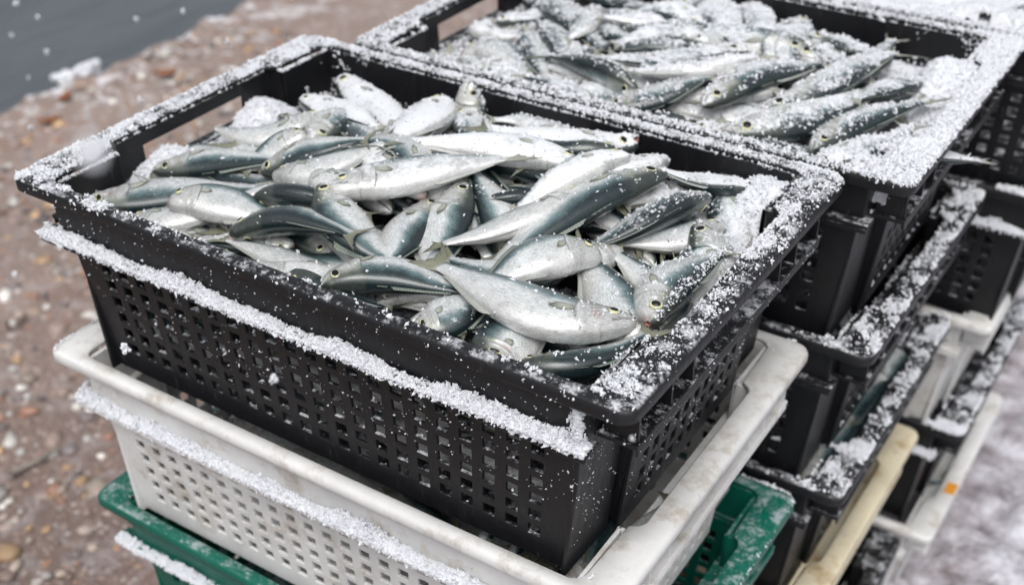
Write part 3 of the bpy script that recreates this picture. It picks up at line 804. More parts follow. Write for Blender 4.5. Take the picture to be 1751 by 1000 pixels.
# ---- laying fish down on a height field, so that each rests on those before it
class Pile:
    RES = .002
    def __init__(s, cx, cy, cz, base, cap):
        s.cap = cap; s.rise = 0.0; s.r = np.random.default_rng(5)
        s.c = np.array([cx, cy, cz]); s.nx, s.ny = 264, 182
        s.x0, s.y0 = cx - .264, cy - .182
        gx = (s.x0 + (np.arange(s.nx) + .5) * s.RES); gy = (s.y0 + (np.arange(s.ny) + .5) * s.RES)
        s.gx, s.gy = gx, gy
        GX, GY = np.meshgrid(gx, gy, indexing='ij'); s.GX, s.GY = GX, GY
        s.H = base(GX - cx, GY - cy) + cz
    def h(s, x, y, rad=.006):
        i0 = int((x - rad - s.x0) / s.RES); i1 = int((x + rad - s.x0) / s.RES) + 1
        j0 = int((y - rad - s.y0) / s.RES); j1 = int((y + rad - s.y0) / s.RES) + 1
        i0, j0 = max(0, min(i0, s.nx - 2)), max(0, min(j0, s.ny - 2)); i1, j1 = max(i0 + 1, min(i1, s.nx)), max(j0 + 1, min(j1, s.ny))
        blk = s.H[i0:i1, j0:j1]
        return .7 * blk.mean() + .3 * blk.max()
    def drape(s, ctrl, roll, cross, lift=0.0, stiff=.45, sink=.75, keep=True, sz=None):
        """ctrl: control points (x,y); returns the resting Spine"""
        pts = np.array([(x, y, 0) for x, y in ctrl], float)
        tgt = (90 if roll >= 0 else -90) if abs(roll) < 150 else roll
        sp = Spine(pts, roll, cross, twist=(tgt - roll) * 1.1)
        pr_ = np.stack([-sp.T[:, 1], sp.T[:, 0], 0 * sp.T[:, 0]], -1)
        sp.P = sp.P + pr_ * (s.r.normal(0, .0050) * np.sin(sp.xs * math.pi * 1.5) + s.r.normal(0, .008) * sp.xs ** 3)[:, None]
        xs = sp.xs
        zt, zb, hw = interp(xs, SX, ZT), interp(xs, SX, ZBm), interp(xs, SX, HW)
        hz = (zt - zb) / 2 * cross; hy = hw * cross
        cr, sr = abs(math.cos(math.radians(roll))), abs(math.sin(math.radians(roll)))
        t = np.sqrt((hz * cr) ** 2 + (hy * sr) ** 2); wd = np.sqrt((hz * sr) ** 2 + (hy * cr) ** 2)
        if keep:
            lx = .2585 - wd * .7; ly = .1780 - wd * .75
            sp.P[:, 0] = np.clip(sp.P[:, 0], s.c[0] - lx, s.c[0] + lx); sp.P[:, 1] = np.clip(sp.P[:, 1], s.c[1] - ly, s.c[1] + ly)
        sup = np.array([s.h(p[0], p[1], max(.006, w_ * .7)) for p, w_ in zip(sp.P, wd)])
        cap = s.cap(sp.P[:, 0] - s.c[0], sp.P[:, 1] - s.c[1]) + s.c[2] + s.rise
        z = np.clip(sup + t * sink, cap - t - .020, cap - t + .004)
        A = np.vander(xs, 3); co = np.linalg.lstsq(A, z, rcond=None)[0]; fit = A @ co
        co1 = np.polyfit(xs, z, 1); lin = np.polyval(co1, xs)
        zz = z.copy()
        for _ in range(60): zz[1:-1] = (zz[:-2] + zz[1:-1] + zz[2:]) / 3
        z = .45 * lin + .30 * fit + .25 * zz
        sp.P[:, 2] = z + lift
        sp.frames(); sp.t, sp.w = t, wd
        return sp
    def deposit(s, sp):
        for p, t, w_ in zip(sp.P, sp.t, sp.w):
            if w_ < .002: continue
            i0 = max(0, int((p[0] - w_ - s.x0) / s.RES)); i1 = min(s.nx, int((p[0] + w_ - s.x0) / s.RES) + 2)
            j0 = max(0, int((p[1] - w_ - s.y0) / s.RES)); j1 = min(s.ny, int((p[1] + w_ - s.y0) / s.RES) + 2)
            if i1 <= i0 or j1 <= j0: continue
            d2 = ((s.GX[i0:i1, j0:j1] - p[0]) ** 2 + (s.GY[i0:i1, j0:j1] - p[1]) ** 2) / w_ ** 2
            top = p[2] + t * np.sqrt(np.clip(1 - d2, 0, 1))
            s.H[i0:i1, j0:j1] = np.where(d2 < 1, np.maximum(s.H[i0:i1, j0:j1], top), s.H[i0:i1, j0:j1])

def lay(pile, row, group, seed, frost_fn):
    """row: head, middle and tail as seen, roll, size, options, label"""
    (hx, hy), (mx, my), (tx, ty), roll, size, opt, label = row
    cross = .180 * size
    m_ = abs(roll)
    if 35 <= m_ <= 84: roll = math.copysign(min(94, m_ + (20 if opt.get('dark', 1.0) == 1.0 and not 'dark' in opt else 10)), roll)
    ga = opt.get('gape', [0, 0, .22, 0, .35][seed % 5])
    zg = pile.c[2] - .012
    ctrl = None
    for it in range(3):
        if ctrl is None: zs = [zg] * 3
        else: zs = [float(pile.cap(np.array([x - pile.c[0]]), np.array([y - pile.c[1]]))[0]) + pile.c[2] + pile.rise - .014 for x, y in ctrl]
        if 'z' in opt: zs = [z * .0 + pile.c[2] + opt['z'] for z in zs]
        P = [unproject(u, v, z) for (u, v), z in zip(((hx, hy), (mx, my), (tx, ty)), zs)]
        ctrl = [(p[0], p[1]) for p in P]
    if 'z3' in opt:          # given heights at head, middle, tail
        P = [unproject(u, v, pile.c[2] + z) for (u, v), z in zip(((hx, hy), (mx, my), (tx, ty)), opt['z3'])]
        sp = Spine(P, roll, cross); sp.t = np.full(sp.N, .012); sp.w = np.full(sp.N, .014)
    else:
        sp = pile.drape(ctrl, roll, cross, lift=opt.get('lift', 0), sink=opt.get('sink', .7), keep=opt.get('keep', True))
    pile.deposit(sp)
    c = sp.at(np.array([.35]))[0][0]
    build_fish(sp, seed, frost=opt.get('frost', frost_fn(c)), gape=ga, hi=opt.get('hi', True), dark=opt.get('dark', 1.0), label=label, group=group, tailspread=opt.get('tail', 1.0))
    return sp


def frost_front(c):
    # more powder towards the back and the right end of the foreground crate
    return float(np.clip(.36 + 1.9 * (c[1] + .02) + .35 * max(0, c[0] - .1), .10, .82))
def frost_back(c): return float(rng.uniform(.5, .85))
FRONT = [
 # lower layer first
 ((1010, 205), (900, 190), (820, 190), 90, .8, {}, 'snowy back of a fish pressed to the back wall, behind the gaping one'),
 ((660, 300), (610, 235), (560, 195), -85, .8, {}, 'small silver fish across the back left, pointing down to the right'),
 ((410, 262), (340, 245), (250, 250), 88, .85, {}, 'slim fish half under snow beside the left end, below the hand hold'),
 ((1180, 300), (1120, 330), (1060, 372), 88, .8, {}, 'short blue fish between the long blue backed one and the near black one'),
 ((1265, 470), (1225, 400), (1200, 330), -88, .85, {}, 'fish with its head down beside the dark gap at the right end'),
 ((470, 370), (400, 362), (300, 372), 84, .75, {'frost': .1}, 'narrow bluish fish in the shadow behind the left front lip'),
 ((640, 500), (720, 500), (820, 520), -88, .8, {'frost': .1}, 'silver fish deep behind the front lip, below the wide eyed bluefish'),
 ((1005, 560), (1070, 545), (1160, 530), 88, .8, {'frost': .1}, 'pale fish under the snout of the largest one'),
 ((560, 420), (500, 372), (430, 350), -88, .8, {'frost': .1}, 'small fish crossing behind the open orange mouth'),
 ((560, 190), (450, 218), (340, 200), 95, 1.0, {}, 'long narrow fish under the hand hold, its tail standing against the left crate end'),
 ((1300, 318), (1225, 305), (1120, 300), -60, .95, {'dark': 1.2}, 'snow crusted fish along the back lip near the right corner'),
 ((1255, 292), (1252, 370), (1290, 460), 70, .95, {}, 'blue grey fish pointing away along the right end of the foreground crate'),
 ((1090, 255), (1010, 290), (880, 320), 100, .9, {}, 'pale fish below the gaping one, half under its neighbours'),
 ((960, 318), (880, 338), (780, 350), -30, .85, {'dark': 1.0}, 'short dark backed fish wedged under the red snouted white one'),
 ((868, 425), (835, 350), (800, 290), -70, .9, {}, 'snow dusted blue fish plunging into the gap in the centre of the crate'),
 ((790, 180), (815, 235), (860, 300), 80, .95, {}, 'snow covered fish close to the back wall, below the upright head'),
 ((620, 445), (500, 318), (330, 345), 70, .9, {}, 'blue backed fish showing as a strip below the long white one at the left'),
 ((1195, 560), (1168, 480), (1150, 410), 165, .8, {}, 'silvery small bellied fish deep in the gap at the right front'),
 ((860, 500), (900, 440), (945, 362), -80, .85, {}, 'fish head down in the centre with only its dark raised tail showing'),
 ((1150, 520), (1060, 520), (960, 500), 70, .9, {}, 'blue fish mostly buried beside the front corner'),
 ((950, 535), (860, 520), (770, 560), -60, .95, {}, 'fish pointing right with its greenish tail beside the front wall'),
 ((1235, 372), (1150, 395), (1040, 420), 80, .9, {'frost': .1}, 'fish with a pale ringed eye peering out from under the dark back at the right'),
 ((1190, 392), (1225, 450), (1195, 560), 65, 1.15, {}, 'broad sea green flanked fish by the right end wall'),
 ((500, 400), (430, 388), (320, 392), -120, .75, {'frost': .12}, 'small fish behind the front lip, under the fish with the open orange mouth'),
 ((620, 470), (480, 430), (345, 398), 105, .85, {'frost': .1}, 'pale slim fish along the front lip with its tail on the rim at the left'),
 ((540, 244), (600, 205), (680, 180), 95, 1.05, {'frost': .5}, 'round flanked fish with a yellow eye in the back left quarter'),
 ((526, 238), (470, 250), (400, 268), 60, .9, {}, 'small headed fish with dark red gills in the back left quarter'),
 ((512, 145), (580, 180), (680, 235), 75, .95, {'gape': .5, 'frost': .85}, 'snow caked fish with a red mouth in the far left corner'),
 ((580, 108), (645, 165), (745, 258), 90, 1.2, {'frost': .85}, 'largest snow white fish leaning from the far left corner'),
 ((255, 270), (360, 264), (520, 255), 72, 1.0, {'frost': .45}, 'teal backed fish pointing left, just below the hand hold'),
 ((130, 325), (300, 307), (480, 308), 82, 1.15, {'frost': .5}, 'long gleaming white fish reaching to the left corner'),
 ((216, 352), (290, 355), (420, 345), -82, 1.0, {'frost': .1}, 'fish head with a big dark eye, leftmost along the front lip'),
 ((730, 335), (630, 270), (520, 232), 95, 1.0, {'frost': .75}, 'white fish with its tail by the dark red gills, running under the centre'),
 ((755, 150), (712, 215), (655, 305), 80, 1.25, {'frost': .85}, 'broad white flanked fish pointing at the back wall, centre left'),
 ((725, 335), (668, 270), (560, 262), -75, .9, {}, 'buried silver fish behind the three staring heads'),
 ((445, 287), (520, 272), (650, 268), 76, .95, {'frost': .12}, 'upper one of the three staring heads left of centre'),
 ((470, 303), (550, 300), (680, 290), -82, .95, {'frost': .12}, 'middle one of the three staring heads left of centre, pouting pale jaw'),
 ((432, 333), (510, 343), (660, 345), 35, 1.0, {'gape': .25, 'dark': .8, 'frost': .08}, 'charcoal backed fish with an orange pink jaw, left of centre'),
 ((288, 352), (370, 352), (500, 370), -85, 1.1, {'frost': .1}, 'fish with a blood red blotch on its cheek at the left'),
 ((545, 302), (610, 318), (720, 300), -78, 1.0, {'frost': .12}, 'lowest of the three staring heads, snout pointing left'),
 ((552, 340), (600, 395), (700, 455), 62, 1.1, {'frost': .12}, 'steel blue fish slanting down to the front with a fanned pectoral fin'),
 ((748, 325), (692, 390), (648, 462), -62, 1.15, {'frost': .12}, 'silver fish with dark right edge, left of a matching pair in the centre'),
 ((800, 312), (755, 380), (705, 475), -62, 1.1, {'frost': .18}, 'silver fish with speckled blue back, right of a matching pair in the centre'),
 ((392, 392), (480, 393), (640, 405), 50, 1.1, {'gape': .9, 'dark': .85, 'frost': .12}, 'fish with wide open orange mouth pointing left by the front lip'),
 ((998, 297), (860, 268), (665, 242), 90, 1.05, {'frost': .85}, 'white fish with a bright red snout pointing right, tail raised at the centre back'),
 ((1065, 265), (950, 255), (800, 215), -40, 1.0, {'dark': 1.0, 'frost': .3}, 'dark backed fish directly under the one with the gaping pink mouth'),
 ((1092, 222), (955, 222), (790, 203), -82, 1.15, {'gape': 1.0, 'frost': .85}, 'fish with a gaping pink mouth against the back wall'),
 ((1138, 252), (1060, 285), (930, 330), 110, 1.0, {'frost': .8}, 'blunt pale snout pointing up at the back wall, right of centre'),
 ((1074, 290), (985, 308), (850, 350), 95, .9, {'frost': .75}, 'white headed fish between the red snout and the blue backed fish'),
 ((558, 346), (710, 312), (912, 290), -86, 1.15, {'frost': .6, 'sink': .95}, 'long white fish across the middle with an olive tail, eye at its left end'),
 ((1010, 325), (855, 385), (722, 425), 115, 1.05, {'frost': .25, 'sink': .9}, 'pinkish bellied fish with a torn brown tail in the centre'),
 ((1142, 303), (1000, 352), (775, 455), -55, 1.2, {'frost': .42, 'sink': .95}, 'long blue backed fish rising to the right through the centre'),
 ((1300, 308), (1220, 300), (1110, 290), -50, .8, {'frost': .9}, 'snow heaped fish at the back, right of centre'),
 ((1215, 330), (1110, 375), (960, 420), -42, 1.05, {'dark': .8, 'frost': .5, 'sink': .95}, 'nearly black backed fish topped with snow at the right'),
 ((975, 415), (865, 455), (725, 440), -72, .95, {'frost': .15}, 'slim blue fish bent like a bow in the centre, bright yellow eye'),
 ((1062, 405), (985, 412), (890, 430), 78, 1.05, {'gape': .5, 'frost': .05}, 'silver head with the largest yellow ringed eye, mouth open to the right'),
 ((1155, 560), (1112, 470), (1035, 400), 66, 1.1, {'frost': .2}, 'grey fish with green tinted gills pointing at the right front corner'),
 ((1130, 578), (1062, 490), (965, 400), 58, 1.15, {'frost': .25}, 'broad fish with speckled dark back pointing down to the near corner'),
 ((1110, 560), (1190, 515), (1300, 425), 58, 1.15, {'frost': .45, 'gape': .2}, 'fish with a snowy snout lying along the right end wall'),
 ((700, 535), (765, 525), (860, 470), 100, 1.0, {'frost': .5}, 'snow spattered face with a pink gill by the front wall'),
 ((428, 436), (520, 452), (680, 462), 130, .85, {'frost': .1}, 'pale pink snouted fish belly up along the front lip'),
 ((494, 456), (560, 478), (690, 505), 15, .85, {'gape': .35, 'dark': .7, 'frost': .08}, 'black backed fish with a rust coloured mouth at the front lip'),
 ((548, 486), (665, 475), (830, 462), 58, 1.15, {'frost': .12}, 'bluefish with a wide yellow eye behind the middle of the front lip'),
 ((838, 600), (880, 560), (960, 520), -45, 1.2, {'frost': .08}, 'fish facing the viewer with wrinkled silver head at the front wall'),
 ((878, 592), (980, 590), (1140, 570), 42, 1.1, {'dark': 1.0, 'frost': .06}, 'dark green backed fish lying along the front lip near the corner'),
 ((1028, 440), (925, 462), (790, 480), 86, 1.15, {'frost': .3, 'sink': .9}, 'clean silver fish pointing right, just above the largest one in front'),
 ((1088, 548), (920, 528), (688, 455), 86, 1.2, {'frost': .3, 'sink': 1.0, 'tail': 1.05}, 'largest silver fish across the front with a spread forked tail at its left'),
]
# a small layer of fish underneath, seen through the holes of the wall and in the gaps
def dome(x, y):
    return -.084 + .024 * np.exp(-((x + .02) / .20) ** 2 - (y / .14) ** 2) + 0.0 * x
cx, cy, cz = crates['s1_0'][1:]
def cap1(x, y): return -.004 + .020 * np.exp(-((x - .0) / .20) ** 2 - ((y - .01) / .11) ** 2) + .016 * np.clip((y + .05) * 6, 0, 1) - .008 * np.clip((x - .17) * 20, 0, 1)
pile = Pile(cx, cy, cz, dome, cap1)
pile.rise = -.009
seed = 100
GAP = 'silver fish buried low in the foreground black crate, seen only in gaps and wall holes'
for k in range(18 + 30):
    x = rng.uniform(-.17, .17); y = rng.uniform(-.12, .12); a = rng.uniform(-.5, .5) + (math.pi if rng.random() < .5 else 0)
    if k >= 30: y = -(.149, .145, .141)[(k - 30) // 6] + rng.uniform(-.002, .002); a = rng.uniform(-.03, .03) + math.pi * (k % 2); x = -.155 + .060 * (k % 6)
    h = .095
    ctrl = [(x - math.cos(a) * h, y - math.sin(a) * h), (x, y + rng.normal(0, .006)), (x + math.cos(a) * h, y + math.sin(a) * h)]
    sp = pile.drape(ctrl, rng.choice([75, -75, 100, 60, -60]) if k < 30 else rng.choice([8, -12, 170]), .18 if k < 30 else .17, sink=.3)
    if k >= 30:
        sp.P[:, 0] = np.linspace(x - math.cos(a) * h, x + math.cos(a) * h, sp.N); sp.P[:, 1] = y; sp.twist = 0
        sp.P[:, 2] = cz - (.074, .109, .144)[(k - 30) // 6] + .004 * np.sin(sp.xs * 5 + k); sp.frames()
    if k < 30: pile.deposit(sp)
    seed += 1
    if k >= 30 and rng.random() < .45: continue
    build_fish(sp, seed, frost=.1, dark=.8, hi=k < 30, label=GAP, group='fish buried in the foreground crate')
for i_, row in enumerate(FRONT):
    seed += 1; pile.rise = -.010 + .020 * i_ / len(FRONT)
    lay(pile, row, 'fish heaped in the foreground crate', seed, frost_front)
# head standing up against the back wall
zz = crates['s1_0'][3]
P = [unproject(806, 136, zz + .004), None, None]
P[1] = P[0] + np.array([.006, -.012, -.045]); P[2] = P[0] + np.array([.02, -.03, -.13])
sp = Spine(P, 0, .19); sp.D = np.tile(np.array([.85, .5, .15]) / 1.0, (sp.N, 1)); sp.D -= sp.T * (sp.D * sp.T).sum(1, keepdims=True)
sp.D /= np.linalg.norm(sp.D, axis=1, keepdims=True); sp.Y = np.cross(sp.D, -sp.T)
build_fish(sp, 555, frost=.2, label='fish head standing upright against the back wall of the foreground crate', group='fish heaped in the foreground crate')

BACK = [
 ((885, 48), (840, 38), (782, 8), 100, .85, {}, 'snowy fish with its tail in the air at the hand hold of the second crate'),
 ((848, 34), (900, 25), (970, 8), 85, .8, {}, 'small fish with orange mouth near the top edge, second crate'),
 ((700, 68), (745, 95), (820, 140), 80, .9, {}, 'snow caked fish in the near left corner of the second crate'),
 ((790, 72), (840, 75), (915, 118), -85, 1.05, {'frost': .5}, 'upturned fish face next to the left end of the second crate'),
 ((800, 118), (860, 116), (940, 135), 95, .95, {'frost': .7}, 'white belly right behind the shared wall, second crate'),
 ((900, -25), (965, 20), (1050, 95), 62, 1.3, {}, 'big fish running down from the top edge, dark along its left, second crate'),
 ((900, 36), (915, 78), (950, 135), 58, .95, {'frost': .5}, 'blue speckled fish pointing away, left half of the second crate'),
 ((918, 35), (962, 72), (1040, 135), 55, .95, {'frost': .6}, 'curled fish between two others, left half of the second crate'),
 ((1030, 20), (1000, 50), (960, 75), 90, .8, {}, 'small white fish with a forked tail near the top edge'),
 ((1175, 8), (1110, 25), (1010, 40), 80, 1.0, {}, 'row of white fish under the top edge, its left member'),
 ((1200, 40), (1130, 22), (1060, 20), -100, 1.0, {}, 'row of white fish under the top edge, its right member'),
 ((1190, -30), (1240, 42), (1300, 120), 95, 1.35, {}, 'broad snow white fish coming down from the top edge, centre of the second crate'),
 ((1285, -5), (1302, 45), (1300, 118), 80, 1.0, {}, 'slender white fish right of the broad one, second crate'),
 ((1375, 28), (1352, 85), (1290, 160), -85, 1.2, {}, 'white fish standing on its tail among the others, right half of the second crate'),
 ((1212, 66), (1140, 48), (1035, 80), -88, 1.05, {}, 'arched white fish above the long dark one, second crate'),
 ((1092, 152), (1020, 118), (930, 78), -30, 1.0, {'frost': .5}, 'dark speckled fish sloping down to the right, left half of the second crate'),
 ((1180, 150), (1090, 95), (1020, 82), 0, .7, {}, 'thin dark fish tucked under the long one, second crate'),
 ((1282, 84), (1150, 98), (1000, 74), -58, 1.1, {'frost': .75}, 'long dark flanked fish with snow on top, middle of the second crate'),
 ((1050, 185), (960, 140), (885, 108), -55, .95, {'frost': .6}, 'fish lying along the shared wall, tail to the left, second crate'),
 ((1300, 98), (1185, 128), (1040, 112), 120, 1.0, {}, 'white bellied fish bent under the long dark one'),
 ((1035, 164), (1110, 150), (1240, 135), 92, 1.0, {}, 'white fish with its snout to the left by the shared wall'),
 ((1190, 188), (1130, 186), (1040, 180), -12, .85, {'frost': .4}, 'small dark fish half over the shared wall'),
 ((1190, 192), (1250, 222), (1360, 272), 100, .9, {}, 'white fish sliding down to the right along the shared wall'),
 ((1392, 264), (1330, 235), (1250, 200), -20, .9, {'frost': .5}, 'dark blue fish low at the shared wall, right half of the second crate'),
 ((1205, 176), (1290, 138), (1420, 88), 66, 1.15, {}, 'fish with moss green cheek pointing left, right half of the second crate'),
 ((1400, 150), (1470, 100), (1560, 50), 88, 1.0, {}, 'snow smothered fish near the far right corner of the second crate'),
 ((1380, 60), (1440, 62), (1520, 80), 88, .9, {}, 'fish under a crust of snow at the back wall of the second crate'),
 ((1300, 182), (1410, 138), (1550, 75), 60, 1.1, {'frost': .6}, 'long slate blue fish pointing left, right half of the second crate'),
 ((1242, 216), (1360, 190), (1540, 135), 95, 1.25, {}, 'longest white bellied fish, right half of the second crate'),
 ((1588, 122), (1520, 138), (1440, 168), -50, .95, {'frost': .7}, 'fish with two red spots on its raised head, right end of the second crate'),
 ((1395, 236), (1480, 192), (1580, 140), 62, 1.0, {'frost': .5}, 'blue green fish rising to the right end of the second crate'),
 ((1388, 266), (1480, 235), (1600, 200), 62, 1.05, {'frost': .75}, 'pink snouted fish nearest the right front corner of the second crate'),
]
def dome2(x, y): return -.078 + .022 * np.exp(-(x / .2) ** 2 - (y / .14) ** 2)
cx, cy, cz = crates['s2_0'][1:]
def cap2(x, y): return -.001 + .022 * np.exp(-(x / .2) ** 2 - (y / .13) ** 2)
pile2 = Pile(cx, cy, cz, dome2, cap2); pile2.rise = -.010
for k in range(30):
    x = rng.uniform(-.18, .18); y = rng.uniform(-.14, .14); a = rng.uniform(-.5, .5) + (math.pi if rng.random() < .5 else 0)
    h = .095
    ctrl = [(cx + x - math.cos(a) * h, cy + y - math.sin(a) * h), (cx + x, cy + y), (cx + x + math.cos(a) * h, cy + y + math.sin(a) * h)]
    sp = pile2.drape(ctrl, rng.choice([75, -75, 100, 60, -60]), .2, sink=.3)
    pile2.deposit(sp); seed += 1
    build_fish(sp, seed, frost=.6, label='silver fish of the bottom layer in the second crate, showing between the upper ones', group='fish buried in the second crate')
for i_, row in enumerate(BACK):
    seed += 1; pile2.rise = -.010 + .020 * i_ / len(BACK)
    lay(pile2, row, 'fish heaped in the second crate', seed, frost_back)
# third stack, top crate: a few fish under deep snow
cx, cy, cz = crates['s3_0'][1:]
pile3 = Pile(cx, cy, cz, lambda x, y: -.035 + 0 * x, lambda x, y: -.008 + 0 * x)
for k in range(14):
    x = rng.uniform(-.17, .17); y = rng.uniform(-.13, .02); a = rng.uniform(-.5, .5) + (math.pi if rng.random() < .5 else 0)
    ctrl = [(cx + x - math.cos(a) * .09, cy + y - math.sin(a) * .09), (cx + x, cy + y), (cx + x + math.cos(a) * .09, cy + y + math.sin(a) * .09)]
    sp = pile3.drape(ctrl, rng.choice([75, -75, 90]), .2, sink=.3, lift=-.012); pile3.deposit(sp); seed += 1
    build_fish(sp, seed, frost=1.0, hi=False, label='snow buried fish in the top crate at the top right edge', group='fish in the farthest top crate')

# lower crates: copies of a few fish laid near the ends that show
protoF = []
for k in range(4):
    pts = [(-.095, 0, 0), (0, .008 * (k - 1.5), .004), (.10, 0, 0)]
    sp = Spine(pts, [80, -80, 60, 100][k], .2); sp.frames()
    nb_ = len(FISH_V); f = build_fish(sp, 900 + k, frost=.15); FISH_V.pop(); FISH_F.pop(); FOFF[0] = sum(len(v) for v in FISH_V)
    protoF.append(f)
usedF = set()
def place_low(key, spots, label, group):
    ox, oy, oz = crates[key][1:]
    for i, (x, y, z, a, pitch) in enumerate(spots):
        p = int(rng.integers(0, 4))
        if p in usedF: f = copy_tree(protoF[p])
        else: f = protoF[p]; usedF.add(p)
        f.location = (ox + x, oy + y, oz + z); f.rotation_euler = (rng.normal(0, .15), pitch, a)
        tag(f, label, 'fish', group)
def rand_spots(n, x0, x1, y0, y1, z, amain=math.pi / 2, an=.5):
    return [(rng.uniform(x0, x1), rng.uniform(y0, y1), z + rng.uniform(-.01, .012), amain + np.clip(rng.normal(0, an), -1.5 * an, 1.5 * an) + (math.pi if rng.random() < .5 else 0), rng.normal(0, .08)) for _ in range(n)]
place_low('s1_1', rand_spots(14, .13, .20, -.07, .07, -.040) + rand_spots(14, -.13, .12, -.10, .05, -.07, 0, .15) + rand_spots(14, -.13, .12, -.105, .0, -.11, 0, .12) + rand_spots(10, -.13, .12, -.10, .0, -.145, 0, .12), 'fish inside the white crate, glimpsed below the foreground crate and through its holes', 'fish in the white crate')
for q_, (pts_, rl_, cr_, lb_) in enumerate([
        ([(.252, -.150, -.232), (.240, -.105, -.212), (.215, -.045, -.225)], 25, .21, 'dark fish squeezed between the foreground crate foot and the white rim'),
        ([(.222, -.158, -.222), (.236, -.125, -.226), (.24, -.06, -.24)], -80, .17, 'silver fish beside the dark one, at the near corner of the white crate'),
        ([(.262, -.125, -.215), (.262, -.07, -.214), (.258, -.01, -.222)], 70, .15, 'slim fish along the end bar of the white crate, near its corner')]):
    sp = Spine(pts_, rl_, cr_); build_fish(sp, 640 + q_, frost=.12, label=lb_, group='fish in the white crate')
place_low('s1_2', rand_spots(10, .10, .17, -.08, .08, -.05), 'fish in the dark green crate, seen under the white crate end', 'fish in the green crate')
place_low('s2_1', rand_spots(10, .16, .19, -.10, .08, -.045), 'fish in the second crate down of the middle stack, in the gap at its end', 'fish in the middle stack, second crate')
place_low('s2_2', rand_spots(16, .17, .20, -.08, .08, -.028), 'pale fish heaped against the end of the third crate down, middle stack', 'fish in the middle stack, third crate')
place_low('s2_2', [(.258, y_, -.018 - .006 * (i_ % 2), math.pi / 2 + (.1 if i_ % 2 else -.08) + math.pi * (i_ % 2), 0) for i_, y_ in enumerate((-.10, -.055, -.01, .035, .08))], 'pale fish heaped against the end of the third crate down, middle stack', 'fish in the middle stack, third crate')
place_low('s2_3', rand_spots(10, .16, .19, -.08, .08, -.04), 'fish inside the yellowed crate end, middle stack', 'fish in the yellowed crate')
place_low('s3_2', rand_spots(10, .17, .20, -.08, .08, -.035), 'white and reddish fish in the end of the white crate, farthest stack', 'fish in the farthest white crate')
place_low('s3_1', rand_spots(30, -.05, .18, -.09, .08, -.05) + rand_spots(20, .0, .17, -.09, .08, -.10), 'fish packed in the second crate of the farthest stack, behind its end', 'fish in the farthest stack, second crate')
place_low('s3_3', rand_spots(14, .12, .18, -.09, .08, -.05), 'fish in the black crate between the two white ones, farthest stack', 'fish in the farthest stack, fourth crate')
place_low('s3_4', rand_spots(8, .17, .20, -.08, .08, -.04), 'fish in the lowest white crate of the farthest stack', 'fish in the lowest white crate')
# lone fish pushed out through the end of the middle stack, its forked tail in the open
P = [unproject(1540, 262, -.045), unproject(1622, 270, -.045), unproject(1700, 278, -.047)]
P[0] = P[1] + (P[1] - P[2]) * 1.4
sp = Spine(P, 80, .13)
build_fish(sp, 777, frost=1.0, label='fish tail with snow on it sticking out of the end of the second crate', group='fish heaped in the second crate')

# ------------------------------------------------------------------ snow
parts = []
for key in ('s1_0', 's2_0', 's2_1', 's2_2', 's1_1', 's1_2', 's3_0', 's3_1', 's3_3', 's3_2', 's2_3'):
    root, ox, oy, oz = crates[key]
    for ch in root.children:
        if ch.type != 'MESH': continue
        me = ch.data; V = np.empty(len(me.vertices) * 3, np.float32); me.vertices.foreach_get('co', V)
        L = np.empty(len(me.loops), np.int32); me.loops.foreach_get('vertex_index', L)
        V = V.reshape(-1, 3) + np.array([ox, oy, oz]); parts.append((V, L.reshape(-1, 4)))
AV = list(FISH_V) + [p[0] for p in parts]
AF = []; off = 0
for V, F in zip(FISH_V, FISH_F): pass
off = 0; AF = []
fo = 0
for V, F in zip(FISH_V, FISH_F):
    AF.append(F - F.min() + off); off += len(V)
for V, F in parts:
    AF.append(F + off); off += len(V)
nfish_faces = sum(len(F) for F in FISH_F)
AV = np.concatenate(AV); AF = np.concatenate(AF)
bvh = BVHTree.FromPolygons(AV.tolist(), AF.tolist())
print('bvh', len(AV), len(AF))
NZ = noise.noise
def n3(x, y, z=0.0, s=1.0): return NZ(Vector((x * s, y * s, z * s)))
def cast(o, d):
    loc, nrm, idx, dist = bvh.ray_cast(Vector(o), Vector(d))
    if loc is None: return None
    if nrm.dot(Vector(d)) > 0: nrm = -nrm
    return loc, nrm, idx

def grains(name, C, R, label, seed=1, flat=(.45, .95), flake=True):
    """snow crumbs: jittered little octahedra, flat shaded"""
    r = np.random.default_rng(seed); C = np.array(C); R = np.array(R); n = len(C)
    B = np.array([(1, 0, 0), (-1, 0, 0), (0, 1, 0), (0, -1, 0), (0, 0, 1), (0, 0, -1)], float)
    Fb = np.array([(0, 2, 4), (2, 1, 4), (1, 3, 4), (3, 0, 4), (2, 0, 5), (1, 2, 5), (3, 1, 5), (0, 3, 5)])
    A = r.normal(size=(n, 3, 3)); Q = np.linalg.qr(A)[0]
    sc = np.stack([r.uniform(.7, 1.7, n), r.uniform(.5, 1.1, n), r.uniform(.4, .9, n)], -1) * R[:, None]
    P = (B[None] * r.uniform(.7, 1.25, (n, 6, 1)) * sc[:, None]) @ Q + C[:, None]
    F = Fb[None] + (np.arange(n) * 6)[:, None, None]
    o = mesh_np(name, P.reshape(-1, 3), F.reshape(-1, 3), M_SNOW, None, False)
    return tag(o, label, 'snow', kind='stuff')

